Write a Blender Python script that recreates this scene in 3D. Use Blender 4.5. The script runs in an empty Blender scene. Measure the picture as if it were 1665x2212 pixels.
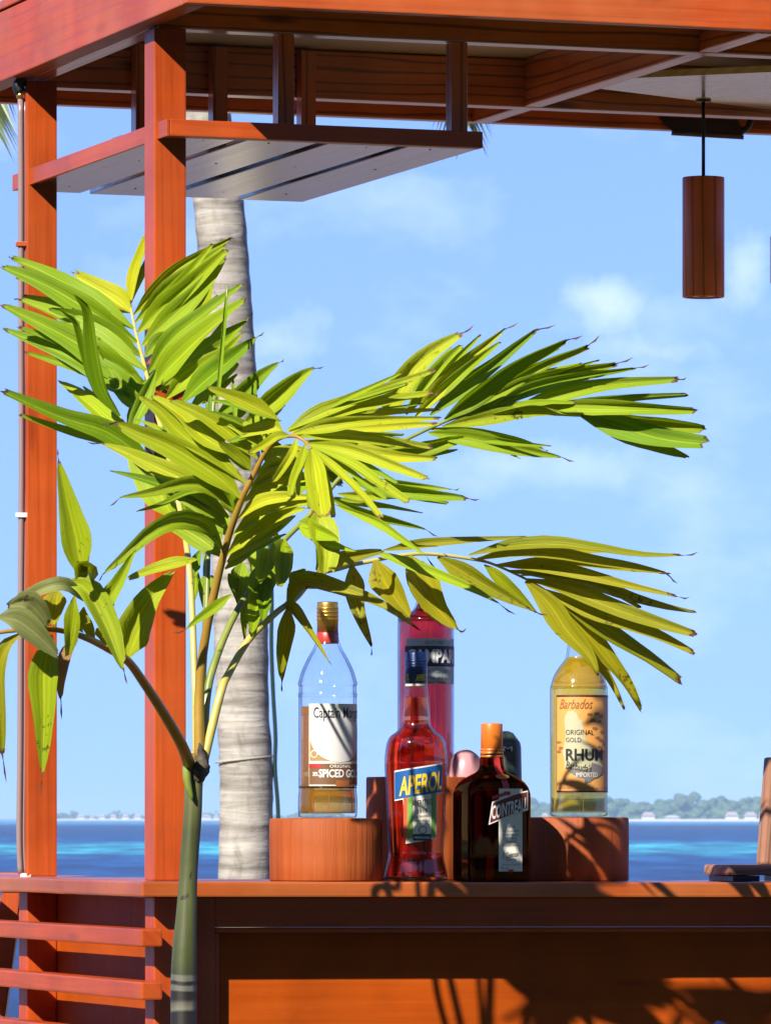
import bpy, bmesh, math, random
from mathutils import Vector, Matrix, noise

R = math.radians
random.seed(7)
scene = bpy.context.scene
COL = scene.collection

# ------------------------------------------------------------------ camera
F, CX, HY, ZC = 13000.0, 832.5, 1768.0, 1.19      # focal length and horizon in picture units (1665 wide)
cam_d = bpy.data.cameras.new('camera')
cam = bpy.data.objects.new('camera', cam_d)
COL.objects.link(cam)
cam.location = (0, 0, ZC)
cam.rotation_euler = (R(90), 0, 0)
cam_d.sensor_fit = 'HORIZONTAL'
cam_d.sensor_width = 36
cam_d.lens = 36 * F / 1665
cam_d.shift_y = (HY - 1106) / 1665
cam_d.clip_start, cam_d.clip_end = 0.5, 60000
cam_d.dof.use_dof = True
cam_d.dof.focus_distance = 8.35
cam_d.dof.aperture_fstop = 80
scene.camera = cam

# ------------------------------------------------------------------ world, sun, exposure
SUN = Vector((0.750, 1.327, -1.04)).normalized()    # the way the light travels
world = bpy.data.worlds.new('World')
scene.world = world
world.use_nodes = True
wn, wl = world.node_tree.nodes, world.node_tree.links
wn.clear()
w_out = wn.new('ShaderNodeOutputWorld')
w_bg = wn.new('ShaderNodeBackground')
w_bg.inputs['Strength'].default_value = 0.084
sky = wn.new('ShaderNodeTexSky')
sky.sky_type = 'NISHITA'
sky.sun_disc = False
sky.sun_elevation = math.asin(-SUN.z)
sky.sun_rotation = math.atan2(-SUN.x, -SUN.y)
sky.air_density, sky.dust_density, sky.ozone_density = 1.0, 0.0, 2.0
w_hsv = wn.new('ShaderNodeHueSaturation')
w_hsv.inputs['Saturation'].default_value = 1.15
w_tc = wn.new('ShaderNodeTexCoord')
w_map = wn.new('ShaderNodeMapping')
w_map.inputs['Scale'].default_value = (26, 26, 46)
w_map.inputs['Location'].default_value = (3.1, 0, 1.7)
w_no = wn.new('ShaderNodeTexNoise')
w_no.inputs['Scale'].default_value = 1.0
w_no.inputs['Detail'].default_value = 5
w_no.inputs['Roughness'].default_value = 0.55
w_ra = wn.new('ShaderNodeValToRGB')
w_ra.color_ramp.elements[0].position, w_ra.color_ramp.elements[1].position = 0.52, 0.95
w_ra.color_ramp.elements[0].color = (0, 0, 0, 1)
w_ra.color_ramp.elements[1].color = (0.55, 0.55, 0.55, 1)
w_mix = wn.new('ShaderNodeMixRGB')
w_mix.inputs['Color2'].default_value = (6.5, 7.4, 8.6, 1)
wl.new(w_tc.outputs['Generated'], w_map.inputs['Vector'])
wl.new(w_map.outputs[0], w_no.inputs['Vector'])
wl.new(w_no.outputs['Fac'], w_ra.inputs['Fac'])
w_fac = w_ra.outputs[0]
w_pn = wn.new('ShaderNodeTexNoise'); w_pn.inputs['Scale'].default_value = 95; w_pn.inputs['Detail'].default_value = 6; w_pn.inputs['Roughness'].default_value = .6
wl.new(w_tc.outputs['Generated'], w_pn.inputs['Vector'])
for (cx, cz, sx, sz, amt) in ((.0365, .0850, .0085, .0062, .45), (.0590, .0900, .0062, .0080, .38), (.0440, .0775, .0150, .0040, .35), (-.018, .0790, .016, .006, .3), (.03, .058, .03, .006, .25)):
    w_m = wn.new('ShaderNodeMapping'); w_m.vector_type = 'POINT'
    w_m.inputs['Scale'].default_value = (1 / sx, 0.02, 1 / sz); w_m.inputs['Location'].default_value = (-cx / sx, 0, -cz / sz)
    wl.new(w_tc.outputs['Generated'], w_m.inputs['Vector'])
    w_l = wn.new('ShaderNodeVectorMath'); w_l.operation = 'LENGTH'; wl.new(w_m.outputs[0], w_l.inputs[0])
    w_d = wn.new('ShaderNodeMath'); w_d.operation = 'SUBTRACT'; wl.new(w_pn.outputs['Fac'], w_d.inputs[0])
    w_h = wn.new('ShaderNodeMath'); w_h.operation = 'MULTIPLY_ADD'; w_h.inputs[1].default_value = .42; w_h.inputs[2].default_value = .12
    wl.new(w_l.outputs['Value'], w_h.inputs[0]); wl.new(w_h.outputs[0], w_d.inputs[1])
    w_r = wn.new('ShaderNodeValToRGB'); w_r.color_ramp.elements[0].position = .02; w_r.color_ramp.elements[1].position = .42
    w_r.color_ramp.elements[0].color = (0, 0, 0, 1); w_r.color_ramp.elements[1].color = (amt, amt, amt, 1)
    wl.new(w_d.outputs[0], w_r.inputs['Fac'])
    w_x = wn.new('ShaderNodeMath'); w_x.operation = 'MAXIMUM'
    wl.new(w_fac, w_x.inputs[0]); wl.new(w_r.outputs[0], w_x.inputs[1]); w_fac = w_x.outputs[0]
wl.new(w_fac, w_mix.inputs['Fac'])
w_sep = wn.new('ShaderNodeSeparateXYZ'); w_abs = wn.new('ShaderNodeMath'); w_abs.operation = 'ABSOLUTE'
w_sq = wn.new('ShaderNodeMath'); w_sq.operation = 'MULTIPLY_ADD'; w_sq.inputs[1].default_value = 0.45; w_sq.inputs[2].default_value = 0.45
w_add = wn.new('ShaderNodeMath'); w_add.operation = 'MULTIPLY_ADD'; w_add.inputs[2].default_value = 0.19
w_cmb = wn.new('ShaderNodeCombineXYZ')
wl.new(w_tc.outputs['Generated'], w_sep.inputs[0]); wl.new(w_sep.outputs['Z'], w_abs.inputs[0]); wl.new(w_abs.outputs[0], w_sq.inputs[0]); wl.new(w_sq.outputs[0], w_add.inputs[1]); wl.new(w_abs.outputs[0], w_add.inputs[0])
wl.new(w_sep.outputs['X'], w_cmb.inputs['X']); wl.new(w_sep.outputs['Y'], w_cmb.inputs['Y']); wl.new(w_add.outputs[0], w_cmb.inputs['Z'])
wl.new(w_cmb.outputs[0], sky.inputs['Vector'])
wl.new(sky.outputs[0], w_hsv.inputs['Color'])
w_mul = wn.new('ShaderNodeMixRGB'); w_mul.blend_type = 'MULTIPLY'; w_mul.inputs['Fac'].default_value = 1; w_mul.inputs['Color2'].default_value = (.94, .865, 1.20, 1)
wl.new(w_hsv.outputs[0], w_mul.inputs['Color1'])
wl.new(w_mul.outputs[0], w_mix.inputs['Color1'])
wl.new(w_mix.outputs[0], w_bg.inputs['Color'])
wl.new(w_bg.outputs[0], w_out.inputs['Surface'])

sun_d = bpy.data.lights.new('sun', 'SUN')
sun_d.energy = 5.0
sun_d.angle = R(0.53)
sun_d.color = (1.0, 0.95, 0.86)
sun = bpy.data.objects.new('sun', sun_d)
sun.rotation_euler = SUN.to_track_quat('-Z', 'Y').to_euler()
sun.location = (-5, -6, 9)
COL.objects.link(sun)

scene.view_settings.view_transform = 'Standard'
scene.view_settings.look = 'None'
scene.view_settings.exposure = 1.15
scene.view_settings.gamma = 1
scene.view_settings.use_curve_mapping = False
scene.render.engine = 'CYCLES'
cy = scene.cycles
cy.max_bounces, cy.transmission_bounces, cy.transparent_max_bounces = 20, 16, 16
cy.diffuse_bounces, cy.glossy_bounces, cy.volume_bounces = 3, 6, 0
cy.caustics_refractive = cy.caustics_reflective = False
cy.use_denoising = True
cy.sample_clamp_indirect = 8

# ------------------------------------------------------------------ helpers
def at(x, y, Y):
    """the point that lies Y metres away where picture position (x, y) looks"""
    return Vector(((x - CX) / F * Y, Y, ZC + (HY - y) / F * Y))

def tag(o, label=None, cat=None, group=None, kind=None):
    if label: o['label'] = label
    if cat: o['category'] = cat
    if group: o['group'] = group
    if kind: o['kind'] = kind
    return o

def empty(name, loc=(0, 0, 0), rz=0.0):
    o = bpy.data.objects.new(name, None)
    o.empty_display_size = 0.1
    o.location = loc
    o.rotation_euler = (0, 0, rz)
    COL.objects.link(o)
    return o

def link_mesh(name, me, mat=None, parent=None, smooth=False):
    o = bpy.data.objects.new(name, me)
    COL.objects.link(o)
    if mat and not me.materials:
        me.materials.append(mat)
    if smooth:
        me.polygons.foreach_set('use_smooth', [True] * len(me.polygons))
    if parent: o.parent = parent
    return o

def build(name, bm, mat, parent=None, smooth=False):
    me = bpy.data.meshes.new(name)
    bmesh.ops.recalc_face_normals(bm, faces=bm.faces)
    bm.to_mesh(me); bm.free()
    return link_mesh(name, me, mat, parent, smooth)

def from_data(name, vs, fs, mat, parent=None, smooth=True):
    me = bpy.data.meshes.new(name)
    me.from_pydata([tuple(v) for v in vs], [], fs)
    me.update()
    return link_mesh(name, me, mat, parent, smooth)

def box_bm(x0, x1, y0, y1, z0, z1, bev=0.0015, axis=0, tilt=0.0, bm=None, cuts=0, wav=0.0):
    own = bm is None
    b = bmesh.new()
    bmesh.ops.create_cube(b, size=1)
    for v in b.verts:
        v.co = Vector((x0 + (v.co.x + .5) * (x1 - x0), y0 + (v.co.y + .5) * (y1 - y0), z0 + (v.co.z + .5) * (z1 - z0)))
    if bev: bmesh.ops.bevel(b, geom=list(b.edges), offset=bev, segments=2, affect='EDGES', profile=0.6)
    if cuts:
        es = [e for e in b.edges if abs((e.verts[0].co - e.verts[1].co)[axis]) > 0.6 * (x1 - x0, y1 - y0, z1 - z0)[axis]]
        bmesh.ops.subdivide_edges(b, edges=es, cuts=cuts)
        for v in b.verts:
            n = noise.noise(Vector((v.co[axis] * 4.0, 3.3, 1.2)))
            v.co.z += wav * n
            if axis == 1: v.co.x += wav * 0.6 * noise.noise(Vector((v.co[axis] * 5, 9.1, v.co.z * 8)))
    uv = b.loops.layers.uv.new('UVMap')
    a, c = [i for i in range(3) if i != axis]
    for f in b.faces:
        for l in f.loops:
            l[uv].uv = (l.vert.co[axis], l.vert.co[a] + l.vert.co[c])
    if tilt:
        for v in b.verts: v.co.z += tilt * v.co.x
    if own: return b
    me = bpy.data.meshes.new('t'); b.to_mesh(me); b.free(); bm.from_mesh(me); bpy.data.meshes.remove(me)
    return bm

def tube_data(pts, rads, seg=8, cap=True):
    vs, fs, n = [], [], len(pts)
    up = Vector((0.13, 0.9, 0.21)).normalized()
    for i in range(n):
        t = (pts[min(i + 1, n - 1)] - pts[max(i - 1, 0)]).normalized()
        a = t.cross(up)
        if a.length < 1e-4: a = t.cross(Vector((1, 0, 0)))
        a.normalize(); c = t.cross(a)
        for k in range(seg):
            th = 2 * math.pi * k / seg
            vs.append(pts[i] + (a * math.cos(th) + c * math.sin(th)) * rads[i])
    for i in range(n - 1):
        for k in range(seg):
            k2 = (k + 1) % seg
            fs.append((i * seg + k, i * seg + k2, (i + 1) * seg + k2, (i + 1) * seg + k))
    if cap:
        fs.append(tuple(range(seg - 1, -1, -1)))
        fs.append(tuple((n - 1) * seg + k for k in range(seg)))
    return vs, fs

def catmull(P, n):
    out, m = [], len(P) - 1
    for i in range(n + 1):
        t = i / n * m
        k = min(int(t), m - 1); t -= k
        p0 = P[k - 1] if k > 0 else P[k] * 2 - P[k + 1]
        p1, p2 = P[k], P[k + 1]
        p3 = P[k + 2] if k + 2 <= m else P[k + 1] * 2 - P[k]
        out.append(0.5 * ((2 * p1) + (p2 - p0) * t + (2 * p0 - 5 * p1 + 4 * p2 - p3) * t * t + (3 * p1 - p0 - 3 * p2 + p3) * t ** 3))
    return out

def lathe_data(prof, seg=48, close=False):
    """prof: list of (r, z); returns verts and faces"""
    vs, fs = [], []
    for r, z in prof:
        for k in range(seg):
            th = 2 * math.pi * k / seg
            vs.append((r * math.sin(th), -r * math.cos(th), z))
    n = len(prof)
    for i in range(n - 1):
        for k in range(seg):
            k2 = (k + 1) % seg
            fs.append((i * seg + k, i * seg + k2, (i + 1) * seg + k2, (i + 1) * seg + k))
    if not close:
        fs.append(tuple(range(seg - 1, -1, -1)))
        fs.append(tuple((n - 1) * seg + k for k in range(seg)))
    else:
        for k in range(seg):
            k2 = (k + 1) % seg
            fs.append(((n - 1) * seg + k, (n - 1) * seg + k2, k2, k))
    return vs, fs

# ------------------------------------------------------------------ materials
def mat_new(name):
    m = bpy.data.materials.new(name); m.use_nodes = True
    nt = m.node_tree
    return m, nt.nodes, nt.links, nt.nodes['Principled BSDF']

def plain(name, col, rough=0.5, metal=0.0, spec=0.5, coat=0.0, k=0.68):
    m, n, l, b = mat_new(name)
    if metal < .5: col = tuple(c * k for c in col)
    b.inputs['Base Color'].default_value = (*col, 1)
    b.inputs['Roughness'].default_value = rough
    b.inputs['Metallic'].default_value = metal
    b.inputs['Specular IOR Level'].default_value = spec
    b.inputs['Coat Weight'].default_value = coat
    return m

def node(n, t, **kw):
    o = n.new(t)
    for k, v in kw.items():
        if k in o.inputs: o.inputs[k].default_value = v
        else: setattr(o, k, v)
    return o

def ramp(n, stops):
    r = n.new('ShaderNodeValToRGB')
    e = r.color_ramp.elements
    while len(e) < len(stops): e.new(0.5)
    for i, (p, c) in enumerate(stops):
        e[i].position = p
        e[i].color = c if len(c) == 4 else (*c, 1)
    return r

def wood(name, c_hi, c_lo, c_dark, grain=1.0, rough=0.34, spec=0.5, wear=0.0, bump=0.25, coat=0.0, cior=1.9, crough=.14, fade=0.0, k=0.68):
    """stained timber; the grain runs along U of the UV map, in metres"""
    m, n, l, b = mat_new(name)
    c_hi, c_lo, c_dark = [tuple(v * k for v in c) for c in (c_hi, c_lo, c_dark)]
    tc = n.new('ShaderNodeTexCoord'); oi = n.new('ShaderNodeObjectInfo')
    cmb = n.new('ShaderNodeCombineXYZ')
    mul = node(n, 'ShaderNodeMath', operation='MULTIPLY'); mul.inputs[1].default_value = 37.0
    l.new(oi.outputs['Random'], mul.inputs[0])
    l.new(mul.outputs[0], cmb.inputs['X']); l.new(mul.outputs[0], cmb.inputs['Z'])
    add = node(n, 'ShaderNodeVectorMath', operation='ADD')
    l.new(tc.outputs['UV'], add.inputs[0]); l.new(cmb.outputs[0], add.inputs[1])
    mp = n.new('ShaderNodeMapping'); mp.inputs['Scale'].default_value = (2.2, 60, 1)
    l.new(add.outputs[0], mp.inputs['Vector'])
    n1 = node(n, 'ShaderNodeTexNoise', Scale=1.0, Detail=6.0, Roughness=0.62, Distortion=0.9)
    l.new(mp.outputs[0], n1.inputs['Vector'])
    mp2 = n.new('ShaderNodeMapping'); mp2.inputs['Scale'].default_value = (1.6, 16, 1)
    l.new(add.outputs[0], mp2.inputs['Vector'])
    wv = node(n, 'ShaderNodeTexWave', Scale=1.1, Distortion=5.0, Detail=2.0)
    wv.inputs['Detail Scale'].default_value = 1.2
    wv.bands_direction = 'Y'
    l.new(mp2.outputs[0], wv.inputs['Vector'])
    rp = ramp(n, [(0.28, c_lo), (0.62, c_hi)])
    l.new(n1.outputs['Fac'], rp.inputs['Fac'])
    rw = ramp(n, [(0.0, (1, 1, 1)), (0.18, (0, 0, 0))])
    l.new(wv.outputs['Fac'], rw.inputs['Fac'])
    g = node(n, 'ShaderNodeMath', operation='MULTIPLY'); g.inputs[1].default_value = 0.75 * grain
    l.new(rw.outputs[0], g.inputs[0])
    mx = n.new('ShaderNodeMixRGB'); mx.inputs['Color2'].default_value = (*c_dark, 1)
    l.new(g.outputs[0], mx.inputs['Fac']); l.new(rp.outputs[0], mx.inputs['Color1'])
    mk = n.new('ShaderNodeMapping'); mk.inputs['Scale'].default_value = (1.9, 9.0, 1)
    l.new(add.outputs[0], mk.inputs['Vector'])
    vk = node(n, 'ShaderNodeTexVoronoi', Scale=1.0); vk.voronoi_dimensions = '2D'
    l.new(mk.outputs[0], vk.inputs['Vector'])
    rk = ramp(n, [(.020, (.85, .85, .85)), (.045, (.55, .55, .55)), (.075, (0, 0, 0))])
    l.new(vk.outputs['Distance'], rk.inputs['Fac'])
    gk = node(n, 'ShaderNodeMath', operation='MULTIPLY'); gk.inputs[1].default_value = min(1, .45 + .55 * grain)
    l.new(rk.outputs[0], gk.inputs[0])
    mxk = n.new('ShaderNodeMixRGB'); mxk.inputs['Color2'].default_value = (*c_dark, 1)
    l.new(gk.outputs[0], mxk.inputs['Fac']); l.new(mx.outputs[0], mxk.inputs['Color1'])
    mx = mxk
    # blotchy stain and a few scuffs
    n2 = node(n, 'ShaderNodeTexNoise', Scale=7.0, Detail=4.0, Roughness=0.6)
    l.new(tc.outputs['Object'], n2.inputs['Vector'])
    r2 = ramp(n, [(0.35, (0.80, 0.78, 0.76)), (0.65, (1.08, 1.06, 1.04))])
    l.new(n2.outputs['Fac'], r2.inputs['Fac'])
    mm = n.new('ShaderNodeMixRGB'); mm.blend_type = 'MULTIPLY'; mm.inputs['Fac'].default_value = 1
    l.new(mx.outputs[0], mm.inputs['Color1']); l.new(r2.outputs[0], mm.inputs['Color2'])
    if fade:
        nf = node(n, 'ShaderNodeTexNoise', Scale=2.6, Detail=5.0, Roughness=.65); l.new(tc.outputs['Object'], nf.inputs['Vector'])
        rf = ramp(n, [(.42, (0, 0, 0)), (.72, (fade,) * 3)]); l.new(nf.outputs['Fac'], rf.inputs['Fac'])
        mf = n.new('ShaderNodeMixRGB'); mf.inputs['Color2'].default_value = (c_hi[0] * 1.08, c_hi[1] * 1.9 + .012, c_hi[2] + .03, 1)
        l.new(rf.outputs[0], mf.inputs['Fac']); l.new(mm.outputs[0], mf.inputs['Color1'])
        mm = mf
    last = mm
    if wear:
        n3 = node(n, 'ShaderNodeTexNoise', Scale=55.0, Detail=4.0, Roughness=0.7)
        l.new(tc.outputs['Object'], n3.inputs['Vector'])
        r3 = ramp(n, [(0.70, (0, 0, 0)), (0.76, (wear, wear, wear))])
        l.new(n3.outputs['Fac'], r3.inputs['Fac'])
        mw = n.new('ShaderNodeMixRGB'); mw.inputs['Color2'].default_value = (*c_dark, 1)
        l.new(r3.outputs[0], mw.inputs['Fac']); l.new(mm.outputs[0], mw.inputs['Color1'])
        last = mw
    l.new(last.outputs[0], b.inputs['Base Color'])
    rr = ramp(n, [(0.3, (rough - .07,) * 3), (0.7, (rough + .12,) * 3)])
    l.new(n1.outputs['Fac'], rr.inputs['Fac']); l.new(rr.outputs[0], b.inputs['Roughness'])
    b.inputs['Specular IOR Level'].default_value = spec
    b.inputs['Coat Weight'].default_value = coat; b.inputs['Coat Roughness'].default_value = crough; b.inputs['Coat IOR'].default_value = cior
    bp = node(n, 'ShaderNodeBump', Strength=bump, Distance=0.002)
    l.new(n1.outputs['Fac'], bp.inputs['Height']); l.new(bp.outputs[0], b.inputs['Normal'])
    return m

M = {}
M['paint'] = wood('orange_painted_timber', (0.54, 0.076, 0.004), (0.43, 0.052, 0.003), (0.20, 0.020, 0.003), grain=0.28, rough=0.42, spec=.3, wear=0.7, fade=.28, coat=.25, cior=1.55, crough=.26)
M['counter'] = wood('orange_counter_timber', (0.50, 0.095, 0.010), (0.42, 0.072, 0.007), (0.28, 0.045, 0.006), grain=0.35, rough=0.42, spec=.3, wear=0.6, fade=.5, coat=.45, cior=1.55, crough=.28)
M['beam'] = wood('brown_stained_timber', (0.74, 0.165, 0.042), (0.55, 0.108, 0.028), (0.08, 0.014, 0.005), grain=1.0, rough=0.35, spec=0.5, wear=0.5, coat=.8, cior=1.85, bump=.12, k=1.0)
M['panel'] = wood('orange_plywood', (0.48, 0.082, 0.004), (0.41, 0.064, 0.003), (0.22, 0.03, 0.003), grain=0.10, rough=0.5, spec=.12, bump=0.1)
M['fascia'] = wood('orange_fascia_timber', (0.56, 0.080, 0.007), (0.42, 0.050, 0.005), (0.25, 0.028, 0.004), grain=0.35, rough=0.45, spec=.25, wear=0.7, fade=.7, coat=.2, cior=1.55, crough=.26)
M['shelf'] = wood('varnished_shelf_timber', (0.075, 0.04, 0.028), (0.05, 0.026, 0.018), (0.015, 0.008, 0.006), grain=0.6, rough=0.20, spec=1.0, coat=1.0, bump=.06, k=1.0)
M['log'] = wood('red_brown_log_stain', (0.44, 0.100, 0.018), (0.36, 0.070, 0.012), (0.14, 0.03, 0.006), grain=0.10, rough=0.6, spec=.25, bump=0.9, wear=0.7)
M['lamp'] = wood('red_brown_lamp_timber', (0.86, 0.22, 0.11), (0.66, 0.15, 0.07), (0.10, 0.03, 0.014), grain=0.8, rough=0.4, k=1.0)
M['palewood'] = wood('weathered_pale_timber', (0.45, 0.22, 0.13), (0.33, 0.13, 0.07), (0.08, 0.03, 0.02), grain=0.8, rough=0.5)
M['ceiling'] = plain('cream_ceiling_board', (0.60, 0.52, 0.44), 0.5, k=1.0)
M['soffit'] = wood('pale_soffit_board', (0.74, 0.68, 0.60), (0.64, 0.58, 0.50), (0.2, 0.14, 0.1), grain=0.25, rough=0.25, spec=0.8, coat=1.0, bump=.05, k=1.0)
M['black'] = plain('black_plastic', (0.008, 0.008, 0.010), 0.35)
M['cable'] = plain('dark_green_cable', (0.004, 0.03, 0.022), 0.4)
M['dark'] = plain('dark_grey_casing', (0.03, 0.025, 0.028), 0.4)
M['white'] = plain('white_plastic', (0.75, 0.73, 0.68), 0.4)
M['conduit'] = plain('grey_conduit', (0.30, 0.21, 0.20), 0.3)
M['brass'] = plain('brass', (0.7, 0.45, 0.12), 0.3, 1.0)

# ================================================================== setting
def sheet(name, x0, x1, y0, y1, z, mat, nx=1, ny=1):
    vs, fs = [], []
    for j in range(ny + 1):
        for i in range(nx + 1):
            vs.append((x0 + (x1 - x0) * i / nx, y0 + (y1 - y0) * j / ny, z))
    for j in range(ny):
        for i in range(nx):
            a = j * (nx + 1) + i
            fs.append((a, a + 1, a + nx + 2, a + nx + 1))
    return from_data(name, vs, fs, mat, smooth=False)

# sand and lawn
m, n, l, b = mat_new('sand')
tc = n.new('ShaderNodeTexCoord')
n1 = node(n, 'ShaderNodeTexNoise', Scale=0.35, Detail=6.0)
l.new(tc.outputs['Object'], n1.inputs['Vector'])
r1 = ramp(n, [(0.35, (0.13, 0.09, 0.058)), (0.65, (0.20, 0.145, 0.095))])
l.new(n1.outputs['Fac'], r1.inputs['Fac']); l.new(r1.outputs[0], b.inputs['Base Color'])
b.inputs['Roughness'].default_value = 0.95
M['sand'] = m
g = sheet('sand_ground', -60, 60, 9.3, 30, 0.0, M['sand'])
tag(g, kind='structure')
# the beach slopes into the water
vs = [(-60, 30, 0), (60, 30, 0), (60, 34, -1.4), (-60, 34, -1.4)]
tag(from_data('beach_slope', vs, [(0, 1, 2, 3)], M['sand'], smooth=False), kind='structure')
m, n, l, b = mat_new('lawn')
tc = n.new('ShaderNodeTexCoord')
n1 = node(n, 'ShaderNodeTexNoise', Scale=0.5, Detail=8.0)
l.new(tc.outputs['Object'], n1.inputs['Vector'])
r1 = ramp(n, [(0.35, (0.032, 0.048, 0.010)), (0.65, (0.055, 0.07, 0.016))])
l.new(n1.outputs['Fac'], r1.inputs['Fac']); l.new(r1.outputs[0], b.inputs['Base Color'])
b.inputs['Roughness'].default_value = 0.9
M['lawn'] = m
tag(sheet('lawn', -60, 60, -70, 9.3, 0.0, M['lawn']), kind='structure')

# sea
m, n, l, b = mat_new('sea_water')
tc = n.new('ShaderNodeTexCoord'); sp = n.new('ShaderNodeSeparateXYZ')
l.new(tc.outputs['Object'], sp.inputs[0])
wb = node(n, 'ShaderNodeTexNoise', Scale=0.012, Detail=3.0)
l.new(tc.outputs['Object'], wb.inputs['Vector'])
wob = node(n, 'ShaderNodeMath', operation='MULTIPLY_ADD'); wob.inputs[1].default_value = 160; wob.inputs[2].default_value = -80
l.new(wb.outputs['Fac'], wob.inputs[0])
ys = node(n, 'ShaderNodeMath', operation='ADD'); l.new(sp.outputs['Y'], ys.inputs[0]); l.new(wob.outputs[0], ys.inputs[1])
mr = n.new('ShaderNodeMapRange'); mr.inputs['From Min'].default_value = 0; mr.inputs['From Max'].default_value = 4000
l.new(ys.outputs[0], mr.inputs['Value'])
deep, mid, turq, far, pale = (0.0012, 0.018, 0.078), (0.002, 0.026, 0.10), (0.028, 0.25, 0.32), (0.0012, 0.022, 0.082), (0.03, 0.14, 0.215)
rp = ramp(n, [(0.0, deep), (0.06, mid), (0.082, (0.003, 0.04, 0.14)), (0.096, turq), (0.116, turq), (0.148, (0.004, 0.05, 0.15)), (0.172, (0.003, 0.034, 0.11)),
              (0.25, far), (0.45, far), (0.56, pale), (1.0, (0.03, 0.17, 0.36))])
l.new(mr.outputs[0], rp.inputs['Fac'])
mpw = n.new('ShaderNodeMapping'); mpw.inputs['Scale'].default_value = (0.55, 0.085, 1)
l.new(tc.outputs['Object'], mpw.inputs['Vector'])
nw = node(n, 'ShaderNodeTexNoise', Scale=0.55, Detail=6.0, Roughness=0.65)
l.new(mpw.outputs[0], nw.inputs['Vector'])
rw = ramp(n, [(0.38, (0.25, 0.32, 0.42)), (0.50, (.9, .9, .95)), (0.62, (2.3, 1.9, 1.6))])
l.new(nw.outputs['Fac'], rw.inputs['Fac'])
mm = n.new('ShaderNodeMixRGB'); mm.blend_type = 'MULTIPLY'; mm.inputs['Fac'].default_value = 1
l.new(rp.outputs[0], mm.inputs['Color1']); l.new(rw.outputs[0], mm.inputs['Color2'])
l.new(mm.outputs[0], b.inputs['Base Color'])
b.inputs['Roughness'].default_value = 0.35
b.inputs['Specular IOR Level'].default_value = 0.06
bp = node(n, 'ShaderNodeBump', Strength=0.5, Distance=0.4)
l.new(nw.outputs['Fac'], bp.inputs['Height']); l.new(bp.outputs[0], b.inputs['Normal'])
M['sea'] = m
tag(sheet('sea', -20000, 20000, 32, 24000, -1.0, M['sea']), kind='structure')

# ================================================================== the bar
TH = R(19.5)
CS, SN = math.cos(TH), math.sin(TH)
KY = 8.33
KX = (306 - CX) / F * KY
def U(px, w):                       # along the bar's front, for a picture column and a distance w behind the counter edge
    t = (px - CX) / F
    return (t * (KY + w * CS) - KX + w * SN) / (CS - t * SN)
def YW(u, w): return KY + u * SN + w * CS
def Z(py, u, w): return ZC + (HY - py) / F * YW(u, w)
def W_of(px, u):                    # distance behind the front, for a picture column on the plane u
    t = (px - CX) / F
    # KX + u CS - w SN = t (KY + u SN + w CS)
    return (KX + u * CS - t * (KY + u * SN)) / (t * CS + SN)
def bar_world(u, w, z): return Vector((KX + u * CS - w * SN, KY + u * SN + w * CS, z))

bar = empty('beach_bar', (KX, KY, 0), TH)
tag(bar, 'orange painted timber beach bar with a flat roof, corner posts and a long counter', 'bar')
ZT = Z(1905, 0, 0)                  # counter top
TILT = (Z(1907, .94, 0) - ZT) / .94 # it sags a little to the right
def ztop(u): return ZT + TILT * u
CW = 0.385                           # counter depth
PB = 0.045                           # front of the posts behind the counter edge
PS = 0.047
PA = U(333, PB)                     # left face of the posts
wr = W_of(58.3, PA)                 # the rear post
ZB = 2.294                          # underside of the roof beams
TK = 0.0215
UR = 1.95                           # right end of the bar
WR = wr + 0.42

def bpart(name, x0, x1, y0, y1, z0, z1, mat, axis=0, bev=0.0015, tilt=0.0, parent=None, **kw):
    return build(name, box_bm(x0, x1, y0, y1, z0, z1, bev, axis, tilt, **kw), mat, parent or bar)

# counter: front board and the return along the left side
bpart('counter_board', 0, UR, 0, CW, ZT - TK, ZT, M['counter'], 0, 0.003, TILT)
o = bpart('counter_board', 0.001, 0.19, CW + 0.002, WR + 0.10, ZT - TK - .001, ZT - .0005, M['counter'], 1, 0.003, TILT, cuts=24, wav=0.004)
bpart('counter_board', 0.001, 0.19, WR + 0.104, WR + 0.5, ZT - TK - .002, ZT - .001, M['counter'], 1, 0.004, TILT)

# posts
for (u0, w0) in ((PA, PB), (PA, wr), (UR - .1, PB), (UR - .1, wr)):
    bpart('post', u0, u0 + PS, w0, w0 + PS, ZT + TILT * u0 + .0005, ZB - .001, M['paint'], 2, 0.0022)
    bpart('lower_post', u0 + .0005, u0 + PS - .0005, w0 + .001, w0 + PS - .001, 0, ZT + TILT * u0 - TK - .0005, M['paint'], 2, 0.002)

# slats along the left side below the counter, with the panel behind them
def slat_z(py): return Z(py, 0.0, 0.0)
for (ya, yb) in ((2007.7, 2046.6), (2122, 2161.8), (2236, 2276), (2352, 2392), (2468, 2508), (2584, 2624)):
    bpart('slat', 0.0, PA - .001, 0.002, WR + .45, slat_z(yb), slat_z(ya), M['paint'], 1, 0.003)
bpart('back_panel', PA + PS + .0005, PA + PS + .0085, PB + .004, wr + PS - .004, 0.02, ZT - TK - .004, M['panel'], 2, 0.0)

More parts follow.
